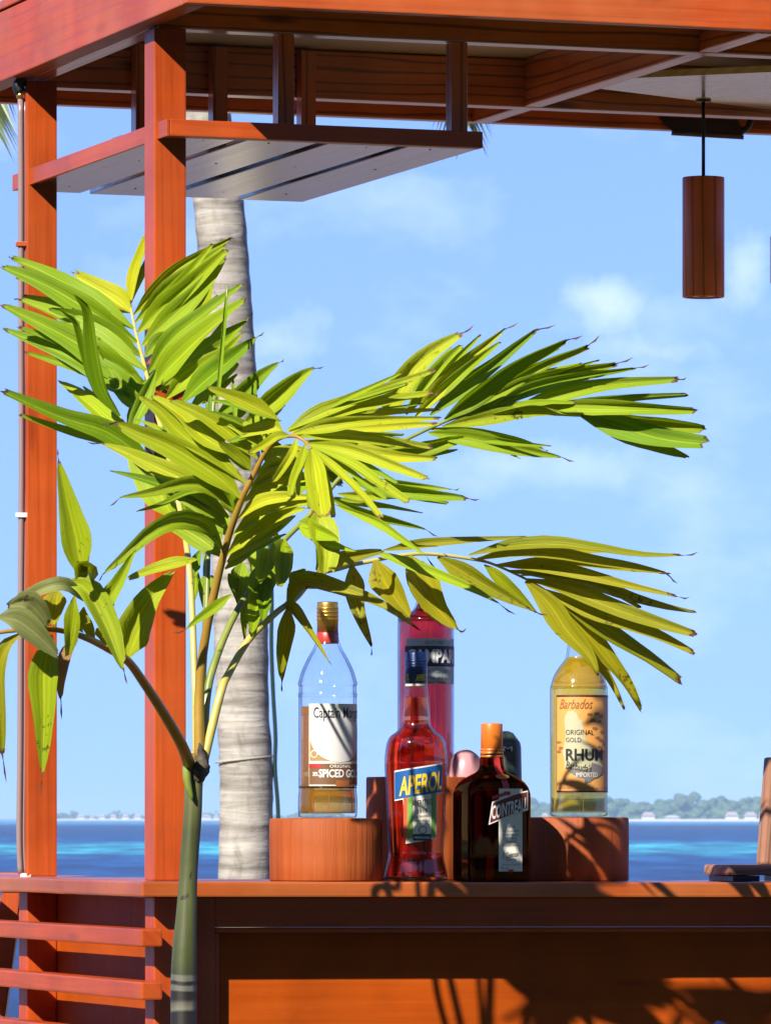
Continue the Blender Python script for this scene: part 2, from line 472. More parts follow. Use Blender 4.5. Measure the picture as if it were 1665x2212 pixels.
# front: stiles, rails, moulding and a recessed panel
u1 = PA + PS + .001
us = U(464.6, .097)
zr = Z(2003, us, .097)
zu = ZT - TK - .0012
bpart('stile', u1, us, .097, .118, 0.02, zu + TILT * us, M['paint'], 2, 0.0015)
bpart('top_rail', us + .0005, UR - .15, .0975, .118, zr, zu, M['paint'], 0, 0.0015, TILT)
bpart('moulding', us + .001, UR - .15, .1005, .1165, zr - .0075, zr - .0005, M['paint'], 0, 0.002, TILT)
bpart('moulding', us + .001, us + .007, .1010, .1165, 0.02, zr - .009, M['paint'], 2, 0.002)
bpart('front_panel', us + .007, UR - .15, .116, .126, 0.02, zr - .004, M['panel'], 0, 0.0, TILT)
bpart('stile', UR - .149, UR - .1 + PS, .097, .118, 0.02, zu + TILT * UR, M['paint'], 2, 0.0015)
bpart('base_rail', us + .0005, UR - .15, .0975, .1155, 0.02, 0.10, M['paint'], 0, 0.0015)

# roof: outer fascia boards, beams on the posts, cross beams, ceiling and roof board
FW = -0.182
uf = U(402.5, FW)
ZF = Z(5, uf, FW)
FH = 0.105
URR = UR + 0.2
WD = WR - 0.10
# rear lines
w_c = wr + PS + .035
w_d = w_c + 0.232
bpart('fascia_board', uf, URR, FW, FW + .022, ZF, ZF + FH, M['fascia'], 0, 0.002)
bpart('fascia_board', uf - .0005, uf + .034, FW + .0225, w_d + .022, ZF - .0005, ZF + FH - .001, M['fascia'], 1, 0.002)
bpart('fascia_board', uf + .035, URR, w_d, w_d + .022, ZF, ZF + FH, M['beam'], 0, 0.002)
bpart('roof_beam', uf + .0355, URR, .058, .058 + .034, ZB, ZB + .075, M['beam'], 0, 0.002)
bpart('roof_beam', uf + .0355, URR, w_c, w_c + .034, ZB, ZB + .074, M['beam'], 0, 0.002)
bpart('roof_beam', PA + .006, PA + .036, .093, w_c - .001, ZB + .0015, ZB + .0735, M['beam'], 1, 0.002)
ue = U(1020, w_d) + .0
bpart('cross_beam', ue, ue + .029, FW + .0235, .0575, ZB + .001, ZB + .075, M['beam'], 1, 0.002)
bpart('cross_beam', ue, ue + .029, .0925, w_c - .0005, ZB + .001, ZB + .075, M['beam'], 1, 0.002)
bpart('cross_beam', ue, ue + .029, w_c + .0345, w_d - .0005, ZB + .001, ZB + .075, M['beam'], 1, 0.002)
bpart('ceiling_board', uf + .0355, URR - .002, FW + .0235, w_d - .001, ZB + .0765, ZB + .084, M['ceiling'], 0, 0.0)
bpart('roof_board', uf - .004, URR + .004, FW - .004, w_d + .026, ZF + FH + .001, ZF + FH + .014, M['fascia'], 0, 0.002)
# pale soffit board that the lamp hangs from
zs = ZB + .012
def on_plane(px, py, z):
    Y = (z - ZC) * F / (HY - py)
    p = at(px, py, Y)
    d = p - Vector((KX, KY, 0))
    return Vector((d.x * CS + d.y * SN, -d.x * SN + d.y * CS, z))
sp_pts = [on_plane(1200, 184, zs), on_plane(1268, 168, zs), on_plane(1860, 146, zs), on_plane(1860, 262, zs), on_plane(1622, 250, zs)]
sp_pts = [Vector((max(p.x, ue + .030), min(p.y, w_c - .002), p.z)) for p in sp_pts]
bm = bmesh.new()
f = bm.faces.new([bm.verts.new(p) for p in sp_pts])
r = bmesh.ops.extrude_face_region(bm, geom=[f])
for v in [e for e in r['geom'] if isinstance(e, bmesh.types.BMVert)]: v.co.z += .010
uvl = bm.loops.layers.uv.new('UVMap')
for f in bm.faces:
    for lo in f.loops: lo[uvl].uv = (lo.vert.co.x, lo.vert.co.y + lo.vert.co.z)
build('soffit_board', bm, M['soffit'], bar)

# hanging shelf under the roof: planks with gaps, front board, hangers
ws = .0005
us0 = PA + .009
zs0 = Z(292.5, us0, ws)
shelf = empty('hanging_shelf'); shelf.parent = bar
us1 = U(1043, ws)
wback = w_c + .012
bpart('front_board', us0, us1, ws, ws + .020, zs0, zs0 + .0235, M['paint'], 0, 0.0015, parent=shelf)
bpart('edge_board', us0 - .005, us0 - .0005, ws, wback, zs0 - .0004, zs0 + .0235, M['paint'], 1, 0.001, parent=shelf)
n_pl = 4
gap = .018
pw = (us1 - us0 - gap * (n_pl - 1)) / n_pl
for i in range(n_pl):
    a = us0 + i * (pw + gap)
    pk_ = bpart('plank', a, a + pw, ws + .0205, wback + (0, .012, .004, .016)[i], zs0 + .0004 * (i % 2), zs0 + .0195, M['shelf'], 1, 0.0012, parent=shelf)
    for w_s in (.045, .32, w_c - .075):
        x_s = a + pw * (.5 + .12 * math.sin(i * 3 + w_s * 40))
        vs, fs = lathe_data([(.0019, zs0 - .0002), (.0018, zs0 + .002)], 10)
        from_data('screw', [(x_s + x, w_s + y, z) for x, y, z in vs], fs, M['dark'], pk_)
bpart('batten', us0 + .02, us1 - .01, .30, .345, zs0 + .0198, zs0 + .034, M['shelf'], 0, 0.0012, parent=shelf)
bpart('batten', us0 + .02, us1 - .01, w_c - .10, w_c - .055, zs0 + .0198, zs0 + .034, M['shelf'], 0, 0.0012, parent=shelf)
for px in (602, 977):
    ua = U(px, .055)
    bpart('hanger', ua, ua + .0245, .0585, .0585 + .024, zs0 + .0196, ZB - .0005, M['beam'], 2, 0.0012, parent=shelf)
for px in (293, 460, 651):
    ua = U(px, w_c - .026)
    bpart('hanger', ua, ua + .0235, w_c - .0265, w_c - .0015, zs0 + .0345, ZB + .070, M['beam'], 2, 0.0012, parent=shelf)

# ------------------------------------------------------------------ cable conduit on the rear post
cp = empty('cable_conduit', bar_world(PA, wr, 0))
tag(cp, 'thin grey cable conduit clipped upright to the left orange post', 'conduit')
def rear_pt(px, py, dw=0.012):
    w = wr + dw
    Yp = YW(PA - .01, w)
    return at(px, py, Yp) - cp.location
pts = [rear_pt(x, y) for x, y in ((44, 212), (45, 400), (45, 700), (46, 1000), (44, 1300), (43, 1600), (41, 1800), (44, 1888))]
vs, fs = tube_data(catmull(pts, 40), [.0042] * 41, 10)
from_data('conduit_tube', vs, fs, M['conduit'], cp)
vs, fs = tube_data([p + Vector((.0065, .004, 0)) for p in catmull(pts, 40)], [.0026] * 41, 8)
from_data('conduit_tube', vs, fs, M['conduit'], cp)
for (x, y, mt) in ((45, 527, M['paint']), (45, 1113, M['white'])):
    p = rear_pt(x, y)
    build('clip', box_bm(p.x - .0075, p.x + .012, p.y - .007, p.y + .007, p.z - .0035, p.z + .0035, .001), mt, cp)
p = rear_pt(44, 205)
vs, fs = tube_data([p + Vector((0, 0, -.004)), p + Vector((0, 0, .004))], [.0065] * 2, 10)
from_data('connector', vs, fs, M['brass'], cp)
vs, fs = tube_data(catmull([p + Vector((0, 0, .004)), p + Vector((-.004, 0, .014)), p + Vector((.002, .0, .022)), p + Vector((.001, 0, .034))], 10), [.0085] * 11, 10)
from_data('cable_gland', vs, fs, M['black'], cp)
p = rear_pt(45, 1893)
vs, fs = tube_data([p, p + Vector((.016, -.003, -.001))], [.0048] * 2, 10)
from_data('connector', vs, fs, M['white'], cp)
pts = [rear_pt(x, y, -.02) for x, y in ((75, 1897), (95, 1925), (125, 1946), (132, 1975))]
# ------------------------------------------------------------------ pendant lamps
def pendant(px, ptop, pbot, pceil, Y, rpx, label):
    k = Y / F
    base = at(px, pbot, Y)
    t = empty('pendant_lamp', base)
    tag(t, label, 'pendant lamp', 'wooden cylinder pendant lamps')
    h = (pbot - ptop) * k; r = rpx * k
    prof = [(r * .86, .004), (r * .86, 0), (r * .97, 0), (r, .0012), (r, h - .0015), (r * .985, h), (.004, h)]
    vs, fs = lathe_data(prof, 40)
    me = bpy.data.meshes.new('lamp_body'); me.from_pydata(vs, [], fs); me.update()
    uv = me.uv_layers.new(name='UVMap')
    for pl in me.polygons:
        for li in pl.loop_indices:
            c = me.vertices[me.loops[li].vertex_index].co
            uv.data[li].uv = (c.z, math.atan2(c.x, -c.y) * r)
    link_mesh('lamp_body', me, M['lamp'], t, True)
    me.polygons.foreach_set('use_smooth', [abs(p.normal.z) < .5 for p in me.polygons])
    vs, fs = lathe_data([(r * .5, .006), (r * .5, .0015), (r * .30, .0015), (r * .28, .008)], 24)
    from_data('bulb_holder', vs, fs, M['brass'], t)
    vs, fs = tube_data([Vector((0, 0, h)), Vector((0, 0, h + (ptop - pceil) * k))], [.0028] * 2, 10)
    from_data('cord', vs, fs, M['black'], t)
    vs, fs = lathe_data([(.012, h + (ptop - pceil) * k - .003), (.012, h + (ptop - pceil) * k)], 20)
    from_data('ceiling_rose', vs, fs, M['black'], t)
Yp = (zs - ZC) * F / (HY - 215)
pendant(1519, 383, 642, 215, Yp, 45.5, 'red brown wooden cylinder lamp hanging on a black cord below the roof')
pendant(1709, 510, 612, 225, Yp, 45.5, 'second wooden hanging lamp cut off by the right edge of the photo')

# floodlight under the rear fascia
YD = YW(U(1520, w_d), w_d) - .03
fl = empty('floodlight', at(1510, 268, YD))
tag(fl, 'dark flat floodlight fixed under the rear roof board behind the hanging lamp', 'floodlight')
def fpt(px, py, dy=0): return at(px, py, YD + dy) - fl.location
bm = bmesh.new()
A = [fpt(1420, 251), fpt(1590, 258), fpt(1605, 292), fpt(1452, 284)]
B = [fpt(1436, 252, .09), fpt(1600, 258, .09), fpt(1612, 288, .09), fpt(1464, 281, .09)]
v1 = [bm.verts.new(p) for p in A]; v2 = [bm.verts.new(p) for p in B]
bm.faces.new(v1); bm.faces.new(v2[::-1])
for i in range(4): bm.faces.new((v1[i], v1[(i + 1) % 4], v2[(i + 1) % 4], v2[i]))
bmesh.ops.recalc_face_normals(bm, faces=bm.faces)
bmesh.ops.bevel(bm, geom=list(bm.edges), offset=.002, segments=2, affect='EDGES')
build('casing', bm, M['dark'], fl)
vs, fs = tube_data([fpt(1450, 287, -.003), fpt(1606, 296, -.003)], [.0035] * 2, 8)
from_data('rim', vs, fs, plain('grey_rim', (.22, .13, .11), .4), fl)
vs, fs = tube_data(catmull([fpt(1585, 262, .02), fpt(1600, 280, .02), fpt(1614, 275, .02), fpt(1622, 256, .02)], 10), [.005] * 11, 8)
from_data('bracket', vs, fs, M['black'], fl)

# ------------------------------------------------------------------ logs that carry bottles
def local(px, w):
    u = U(px, w)
    return u, Vector((*bar_world(u, w, 0).xy, 0))
def log(px, w, ptop, rpx, label, ztilt=0):
    u, p = local(px, w)
    Y = p.y; k = Y / F; r = rpx * k
    z0 = ztop(u) + .0006
    z1 = ZC + (HY - ptop) * k
    t = empty('log_block', (p.x, p.y, z0))
    tag(t, label, 'log', 'short logs standing on the counter')
    seg = 56
    h = z1 - z0
    prof = [(r * .985, 0), (r, .002), (r, h * .3), (r * 1.004, h * .6), (r, h - .003), (r * .985, h - .0008), (r * .5, h), (.002, h)]
    vs, fs = lathe_data(prof, seg)
    out = []
    for v in vs:
        v = Vector(v); a = math.atan2(v.x, -v.y)
        s = 1 + .010 * noise.noise(Vector((math.cos(a) * 1.3 + px, math.sin(a) * 1.3, 0))) + .004 * noise.noise(Vector((a * 9, px, v.z * 2)))
        out.append((v.x * s, v.y * s, v.z))
    me = bpy.data.meshes.new('log_body'); me.from_pydata(out, [], fs); me.update()
    uv = me.uv_layers.new(name='UVMap')
    for pl in me.polygons:
        for li in pl.loop_indices:
            c = me.vertices[me.loops[li].vertex_index].co
            uv.data[li].uv = (c.z, math.atan2(c.x, -c.y) * r if abs(pl.normal.z) < .6 else c.x + c.y)
    link_mesh('log_body', me, M['log'], t, True)
    return Vector((p.x, p.y, z1))
L1 = log(704, .092, 1767.5, 122, 'wide red brown log under the clear bottle with the gold cap')
L2 = log(905, .285, 1678, 114, 'taller orange log standing behind the red bottle with the blue cap')
L3 = log(1241, .145, 1765.5, 117, 'dark shaded log under the pale yellow bottle with the orange label')

# ================================================================== bottles
def glass_mat(name, col, rough=0.0, ior=1.47, dens=None, body=None):
    m, n, l, b = mat_new(name)
    n.remove(b)
    g = node(n, 'ShaderNodeBsdfGlass', IOR=ior, Roughness=rough)
    g.inputs['Color'].default_value = (*col, 1)
    o = n['Material Output']
    l.new(g.outputs[0], o.inputs['Surface'])
    if body:
        df = n.new('ShaderNodeBsdfDiffuse'); df.inputs['Color'].default_value = (*body[0], 1)
        ms = n.new('ShaderNodeMixShader'); ms.inputs[0].default_value = body[1]
        l.new(g.outputs[0], ms.inputs[1]); l.new(df.outputs[0], ms.inputs[2]); l.new(ms.outputs[0], o.inputs['Surface'])
    if dens:
        v = n.new('ShaderNodeVolumeAbsorption')
        v.inputs['Color'].default_value = (*dens[0], 1); v.inputs['Density'].default_value = dens[1]
        l.new(v.outputs[0], o.inputs['Volume'])
    return m
def thin_glass(name, col, edge):
    m, n, l, b = mat_new(name)
    n.remove(b)
    tr = n.new('ShaderNodeBsdfTransparent')
    lw = node(n, 'ShaderNodeLayerWeight', Blend=.4)
    rp = ramp(n, [(0.0, col), (.50, col), (.80, edge), (1.0, edge)])
    l.new(lw.outputs['Facing'], rp.inputs['Fac']); l.new(rp.outputs[0], tr.inputs['Color'])
    gl = node(n, 'ShaderNodeBsdfGlossy', Roughness=.09)
    l2 = node(n, 'ShaderNodeLayerWeight', Blend=.5)
    pw = node(n, 'ShaderNodeMath', operation='POWER'); pw.inputs[1].default_value = 4.5; l.new(l2.outputs['Facing'], pw.inputs[0])
    fr = node(n, 'ShaderNodeMath', operation='MULTIPLY_ADD'); fr.inputs[1].default_value = .7; fr.inputs[2].default_value = .03; l.new(pw.outputs[0], fr.inputs[0])
    mx = n.new('ShaderNodeMixShader')
    l.new(fr.outputs[0], mx.inputs[0]); l.new(tr.outputs[0], mx.inputs[1]); l.new(gl.outputs[0], mx.inputs[2])
    l.new(mx.outputs[0], n['Material Output'].inputs['Surface'])
    return m
M['glass'] = thin_glass('clear_glass', (0.97, 0.985, 0.985), (0.30, 0.42, 0.52))
M['glass_green'] = thin_glass('pale_green_glass', (0.98, 0.98, 0.92), (0.46, 0.46, 0.20))
M['rum'] = glass_mat('golden_spirit', (1, 1, 1), 0, 1.36, ((0.975, 0.62, 0.03), 30), ((.58, .28, .010), .18))
M['rhum'] = glass_mat('pale_yellow_spirit', (1, 1, 1), 0, 1.36, ((0.998, 0.74, 0.05), 24), ((.78, .52, .022), .20))
M['aper'] = glass_mat('orange_red_liquid', (1, 1, 1), 0, 1.36, ((1.0, 0.42, 0.05), 62), ((.50, .012, .007), .13))
M['camp'] = glass_mat('crimson_liquid', (1, 1, 1), 0, 1.36, ((0.98, 0.05, 0.16), 45), ((.38, .004, .024), .16))
M['amber'] = glass_mat('dark_amber_glass', (0.60, 0.22, 0.05), 0, 1.5, ((0.6, 0.12, 0.02), 60))

def interp(prof, z):
    if z <= prof[0][1]: return prof[0][0]
    for (r0, z0), (r1, z1) in zip(prof, prof[1:]):
        if z <= z1: return r0 + (r1 - r0) * (z - z0) / max(z1 - z0, 1e-6)
    return prof[-1][0]

def smooth_prof(prof, n=6):
    P = [Vector((a, b, 0)) for a, b in prof]
    q = catmull(P, n * (len(P) - 1))
    return [(max(p.x, .5), p.y) for p in q]

class Bottle:
    """profile (radius, height above the base) in picture units at the bottle's own distance"""
    def __init__(s, px, base, prof, label, glass, liquid=None, level=0, wall=4.0, flat=None, cat='bottle'):
        s.k = base.y / F
        s.root = empty('liquor_bottle', base + Vector((0, 0, .0006)))
        tag(s.root, label, cat, 'liquor bottles on the bar counter')
        s.prof = smooth_prof(prof)
        k = s.k
        outer = [(r * k, z * k) for r, z in s.prof]
        inner = [(max(r - wall, 1) * k, max(z, 9) * k) for r, z in s.prof]
        inner = [p for i, p in enumerate(inner) if i == 0 or p[1] > inner[i - 1][1]]
        prof2 = [(.0005, outer[0][1] + .002)] + [(outer[0][0] * .9, outer[0][1])] + outer[1:] + inner[::-1] + [(.0005, inner[0][1] + .003)]
        vs, fs = lathe_data(prof2, 64)
        from_data('glass', vs, fs, glass, s.root)
        if liquid:
            lp = [(r + .00015, z) for r, z in inner if z <= level * k]
            lp = [(.0004, lp[0][1] + .0028)] + lp + [(interp([(a, b) for a, b in inner], level * k) + .00015, level * k), (.0004, level * k)]
            vs, fs = lathe_data(lp, 64)
            from_data('liquid', vs, fs, liquid, s.root)
    def lathe(s, name, prof, mat, seg=48, parent=None):
        vs, fs = lathe_data([(r * s.k, z * s.k) for r, z in prof], seg)
        return from_data(name, vs, fs, mat, parent or s.root)
    def map(s, a, z, lift):       # a: arc length from the side that faces the counter front, picture units
        r = interp(s.prof, z) + lift
        th = a / interp(s.prof, z)
        return Vector((r * math.sin(th) * s.k, -r * math.cos(th) * s.k, z * s.k))
    def patch(s, name, a0, a1, z0, z1, mat, lift=.7, skew=0.0, parent=None, nx=20, nz=6, taper=0.0):
        vs, fs = [], []
        for j in range(nz + 1):
            for i in range(nx + 1):
                f = i / nx; g = j / nz
                am = (a0 + a1) / 2; half = (a1 - a0) / 2 * (1 - taper * (1 - g))
                vs.append(s.map(am + (f * 2 - 1) * half, z0 + (z1 - z0) * g + skew * (f - .5), lift))
        for j in range(nz):
            for i in range(nx):
                q = j * (nx + 1) + i
                fs.append((q, q + 1, q + nx + 2, q + nx + 1))
        return from_data(name, vs, fs, mat, parent or s.root)
    def poly(s, name, pts, mat, lift=1.2, parent=None):
        bm = bmesh.new()
        bm.faces.new([bm.verts.new((x, z, 0)) for x, z in pts])
        bmesh.ops.triangulate(bm, faces=bm.faces)
        bmesh.ops.subdivide_edges(bm, edges=list(bm.edges), cuts=8, use_grid_fill=True)
        for v in bm.verts: v.co = s.map(v.co.x, v.co.y, lift)
        return build(name, bm, mat, parent or s.root, True)
    def text(s, txt, a0, a1, z0, z1, mat, lift=1.6, shear=0.0, bold=0.0, skew=0.0, parent=None, arc=0.0):
        vs, fs = text_geo(txt, shear, bold)
        out = []
        for x, y in vs:
            out.append(s.map(a0 + (a1 - a0) * x, z0 + (z1 - z0) * y + skew * (x - .5) - arc * (x - .5) ** 2, lift))
        return from_data('lettering', out, fs, mat, parent or s.root, False)

def text_geo(txt, shear=0.0, bold=0.0):
    c = bpy.data.curves.new('t', 'FONT')
    c.body = txt; c.shear = shear; c.offset = bold; c.resolution_u = 3
    o = bpy.data.objects.new('t', c); COL.objects.link(o)
    dg = bpy.context.evaluated_depsgraph_get()
    me = bpy.data.meshes.new_from_object(o.evaluated_get(dg))
    vs = [(v.co.x, v.co.y) for v in me.vertices]
    fs = [tuple(p.vertices) for p in me.polygons]
    bpy.data.objects.remove(o); bpy.data.curves.remove(c); bpy.data.meshes.remove(me)
    x0, x1 = min(v[0] for v in vs), max(v[0] for v in vs)
    y0, y1 = min(v[1] for v in vs), max(v[1] for v in vs)
    return [((x - x0) / (x1 - x0), (y - y0) / (y1 - y0)) for x, y in vs], fs

def ink(name, col, rough=.45, metal=0.0): return plain(name, col, rough, metal)
I = dict(cream=ink('cream_paper', (.80, .74, .62)), white=ink('white_print', (.82, .80, .76)), moon=ink('pale_grey_print', (.74, .70, .66)),
         gold=ink('gold_print', (.40, .24, .08)), brown=ink('brown_print', (.20, .09, .035)), red=ink('red_print', (.50, .02, .02)),
         black=ink('black_print', (.012, .011, .012)), navy=ink('navy_print', (.006, .016, .055)), blue=ink('blue_print', (.008, .10, .34)),
         yellow=ink('yellow_print', (.85, .55, .02)), orange=ink('orange_paper', (.78, .36, .085)), green=ink('green_print', (.16, .34, .05)),
         vermil=ink('vermilion_print', (.75, .09, .02)), silver=ink('silver_print', (.48, .54, .55)), sand=ink('sand_print', (.55, .47, .22)),
         grey=ink('grey_print', (.19, .17, .16)), olive=ink('pale_gold_print', (.52, .48, .30)), rust=ink('rust_print', (.38, .12, .03)), dred=ink('dark_red_print', (.13, .018, .010)))
M['goldcap'] = plain('gold_cap_metal', (.62, .36, .08), .30, .9)
M['redcap'] = plain('red_cap_foil', (.55, .035, .02), .4)
M['navycap'] = plain('navy_cap_metal', (.010, .03, .12), .28, .3)
M['orangecap'] = plain('orange_cap', (.70, .17, .015), .35)

# --- clear bottle with golden spirit, on the left log
k1 = L1.y / F
b0 = Vector(((707.5 - CX) / F * L1.y, L1.y, L1.z))
bt = Bottle(707.5, b0, [(60, 0), (63.5, 6), (64, 40), (62.5, 56), (62.5, 66), (63, 80), (63, 240), (63.5, 262), (64.5, 266), (62.5, 270), (62.5, 284), (64.5, 288), (62.5, 296), (56, 318), (43, 345), (30, 368), (24, 390), (22.5, 430), (22, 460)],
            'clear spirit bottle with gold cap and white moon label on the left log', M['glass'], M['rum'], 240, 4.5)
bt.lathe('cap', [(22.8, 399), (23, 462), (22, 466), (8, 467)], M['goldcap'])
for i, z in enumerate((428, 436, 444, 452)): bt.lathe('cap_ridge', [(22.9, z - 2.4), (24.0, z - 1), (24.0, z + 1), (22.9, z + 2.4)], M['goldcap'])
bt.lathe('cap_ring', [(23.4, 376), (23.8, 377), (23.6, 399), (22.9, 400)], M['redcap'])
S = 63.0
# arc lengths from the picture: the label starts 38 degrees to the left and turns away on the right
lb = bt.patch('label', -42, 104, 68, 245, I['cream'], .6)
bt.patch('picture_ground', -40, 102, 122, 165, I['gold'], 1.0, parent=lb)
moon = [(28 + 68 * math.cos(a), 180 + 61 * math.sin(a)) for a in [i * 2 * math.pi / 40 for i in range(40)]]
bt.poly('moon', moon, I['moon'], 1.3, lb)
seal = [(-29 + 8.5 * math.cos(i * .42), 137 + 8.5 * math.sin(i * .42)) for i in range(15)]
bt.poly('seal', seal, I['cream'], 1.6, lb)
seal = [(-29 + 6.5 * math.cos(i * .42), 137 + 6.5 * math.sin(i * .42)) for i in range(15)]
bt.poly('seal', seal, I['gold'], 2.0, lb)
bt.patch('band', -41, 103, 71, 116, I['brown'], 1.0, parent=lb)
bt.patch('band', -41, -12, 107, 115, I['red'], 1.5, parent=lb)
bt.text('ORIGINAL', 5, 56, 107, 114, I['cream'], 1.9, bold=.02, parent=lb)
bt.text('SPICED GOLD', -18, 90, 86, 104, I['white'], 1.9, bold=.035, parent=lb)
bt.text('35%', -32, -20, 89, 98, I['white'], 1.9, bold=.03, parent=lb)
bt.patch('badge', 18, 52, 66, 80, I['rust'], 1.9, parent=lb)
bt.text('Captain Morgan', -30, 92, 207, 238, I['black'], 1.9, bold=.006, parent=lb)
# raised glass lettering strip on the left shoulder side
bt.text('MORGAN', -66, -52, 110, 215, M['glass'], 1.0, parent=None) if False else None

# --- tall crimson bottle on the log behind
b0 = Vector(((919.5 - CX) / F * L2.y, L2.y, L2.z))
bt = Bottle(919.5, b0, [(56, 0), (60, 5), (61, 14), (61, 318), (58, 334), (48, 346), (34, 354), (25, 364), (20, 380), (18, 400), (17.5, 412)],
            'tall crimson bottle with a navy and silver label behind the blue capped bottle', M['glass'], M['camp'], 396, 3.2)
bt.lathe('cap', [(19.5, 392), (20, 394), (20, 420), (19, 422), (6, 423)], M['redcap'])
lb = bt.patch('label', -46, 84, 198, 296, I['silver'], .5)
bt.patch('band', -50, 86, 236, 280, I['black'], .9, parent=lb)
bt.patch('band', -49, 85, 238, 278, I['navy'], 1.3, parent=lb)
bt.text('CAMPARI', -42, 78, 243, 273, I['white'], 1.9, bold=.045, parent=lb)
bt.text('SINCE 1860', -2, 40, 284, 291, I['grey'], 1.4, parent=lb)
bt.text('Davide Campari', -6, 52, 218, 231, I['grey'], 1.4, shear=.5, parent=lb)
bt.text('MILANO', 2, 58, 207, 214, I['grey'], 1.4, parent=lb)
bt.text('BITTER', 2, 46, 199, 204, I['vermil'], 1.4, bold=.03, parent=lb)

# --- curvy red bottle, front middle
u, p = local(898.5, .052)
b0 = Vector((p.x, p.y, ztop(u)))
bt = Bottle(898.5, b0, [(60, 0), (68, 5), (67, 18), (62, 40), (59.5, 56), (60, 80), (62.5, 140), (65.5, 205), (68, 245), (68, 268), (64, 296), (57, 312), (44, 322), (35, 332), (31, 342), (30.5, 358), (29.5, 375), (27, 400), (24.5, 428), (23, 470), (22.5, 488)],
            'curvy bottle of red aperitif with a navy cap and slanted blue label', M['glass'], M['aper'], 398, 3.2)
bt.lathe('cap', [(23.4, 426), (24.2, 428), (24.4, 458), (23.6, 461), (23.6, 492), (22.5, 495), (8, 496)], M['navycap'])
for z in (464, 470, 476): bt.lathe('cap_ridge', [(23.6, z - 2), (24.6, z - .8), (24.6, z + .8), (23.6, z + 2)], M['navycap'])
bt.lathe('cap_seal', [(23.4, 421), (23.8, 422), (23.7, 426), (23.3, 427)], I['cream'])
bt.text('APEROL', -1, 27, 433, 447, I['yellow'], 1.9, bold=.03, skew=3, shear=.2)
bt.text('APEROL', -42, -15, 433, 447, I['yellow'], 1.9, bold=.03, skew=3, shear=.2)
lb = bt.patch('label', -51, 66, 182, 247, I['white'], .8, skew=18)
bt.patch('band', -50, 65, 185, 244, I['blue'], 1.3, skew=18, parent=lb)
bt.text('APEROL', -38, 61, 190, 232, I['yellow'], 2.1, bold=.03, skew=15, shear=.15, parent=lb)
l2 = bt.patch('label', -30, 50, 86, 193, I['cream'], .6, skew=10, taper=.18)
bt.patch('stripe', -28, -19, 93, 190, I['vermil'], .9, skew=1, parent=l2)
bt.patch('stripe', -19, -7, 92, 191, I['green'], 1.0, skew=1, parent=l2)
bt.patch('stripe', 34, 46, 95, 197, I['green'], 1.0, skew=1, parent=l2)
bt.patch('stripe', 44, 48, 95, 197, I['sand'], 1.2, skew=1, parent=l2)
bt.text('APERITIVO', -9, 36, 163, 176, I['black'], 1.5, skew=5, parent=l2)
bt.text('DAL', 7, 19, 157, 162, I['grey'], 1.5, parent=l2)
bt.text('1919', 3, 23, 147, 156, I['black'], 1.5, skew=2, parent=l2)
bt.text('F.LLI BARBIERI', -5, 30, 138, 143, I['grey'], 1.5, skew=3, parent=l2)
bt.text('SPECIALE RICETTA', -5, 30, 129, 133, I['grey'], 1.5, parent=l2)
seal = [(14 + 9 * math.cos(i * .42), 111 + 9 * math.sin(i * .42)) for i in range(15)]
bt.poly('seal', seal, I['grey'], 1.4, l2)
seal = [(14 + 7 * math.cos(i * .42), 111 + 7 * math.sin(i * .42)) for i in range(15)]
bt.poly('seal', seal, I['cream'], 1.8, l2)
bt.patch('plate', -7, 33, 88, 102, I['navy'], 1.5, parent=l2)
bt.text('PADOVA ITALIA', -4, 30, 92, 97, I['white'], 2.0, bold=.02, parent=l2)

# --- pale yellow bottle on the dark log
b0 = Vector(((1250 - CX) / F * L3.y, L3.y, L3.z))
bt = Bottle(1250, b0, [(57, 0), (62, 5), (62.5, 14), (62, 40), (62.3, 100), (62.5, 262), (61, 282), (55, 302), (45, 320), (35, 333), (28.5, 343), (27, 352), (24.5, 372), (22.5, 392), (22, 410)],
            'pale yellow spirit bottle with an orange island label on the dark log', M['glass_green'], M['rhum'], 345, 3.4)
bt.lathe('cap', [(22, 402), (23, 403), (23, 432), (22, 434), (6, 435)], M['black'])
lb = bt.patch('label', -56, 92, 52, 262, I['orange'], .6)
bt.patch('border', -56, 92, 52, 56, I['dred'], 1.0, parent=lb)
bt.patch('border', -56, 92, 257.5, 262, I['dred'], 1.0, parent=lb)
bt.patch('border', -56, -54.5, 56, 257.5, I['dred'], 1.0, parent=lb, nx=2)
isl = [(-32, 218), (-26, 226), (-14, 228), (-6, 222), (-2, 210), (6, 204), (8, 190), (10, 172), (16, 158), (28, 150), (38, 138), (48, 122), (57, 108), (54, 94), (42, 84), (30, 80), (22, 74), (10, 70), (8, 80), (-6, 84), (-18, 92), (-24, 102), (-32, 104), (-34, 124), (-38, 140), (-34, 156), (-30, 172), (-32, 190), (-34, 206)]
bt.poly('island', isl, I['olive'], 1.3, lb)
isl2 = [(-26, 100), (-10, 104), (10, 100), (24, 106), (26, 116), (44, 112), (56, 106), (53, 94), (42, 85), (30, 81), (22, 75), (11, 71), (9, 81), (-6, 85), (-18, 93)]
bt.poly('island_tip', isl2, I['grey'], 1.7, lb)
random.seed(3)
for (cx, cz) in ((22, 220), (38, 222), (52, 216), (30, 206), (46, 204), (40, 170), (52, 164), (62, 156), (48, 150), (60, 140), (-48, 160), (-44, 148), (-50, 140), (34, 190), (56, 182)):
    q = [(cx + random.uniform(5, 9) * math.cos(i * .8), cz + random.uniform(2, 5) * math.sin(i * .8)) for i in range(8)]
    bt.poly('scenery_print', q, I['rust'], 1.0, lb)
bt.text('Barbados', -46, 28, 232, 253, I['rust'], 1.6, shear=.45, parent=lb)
bt.text('ORIGINAL', -30, 30, 176, 187, I['black'], 2.1, parent=lb)
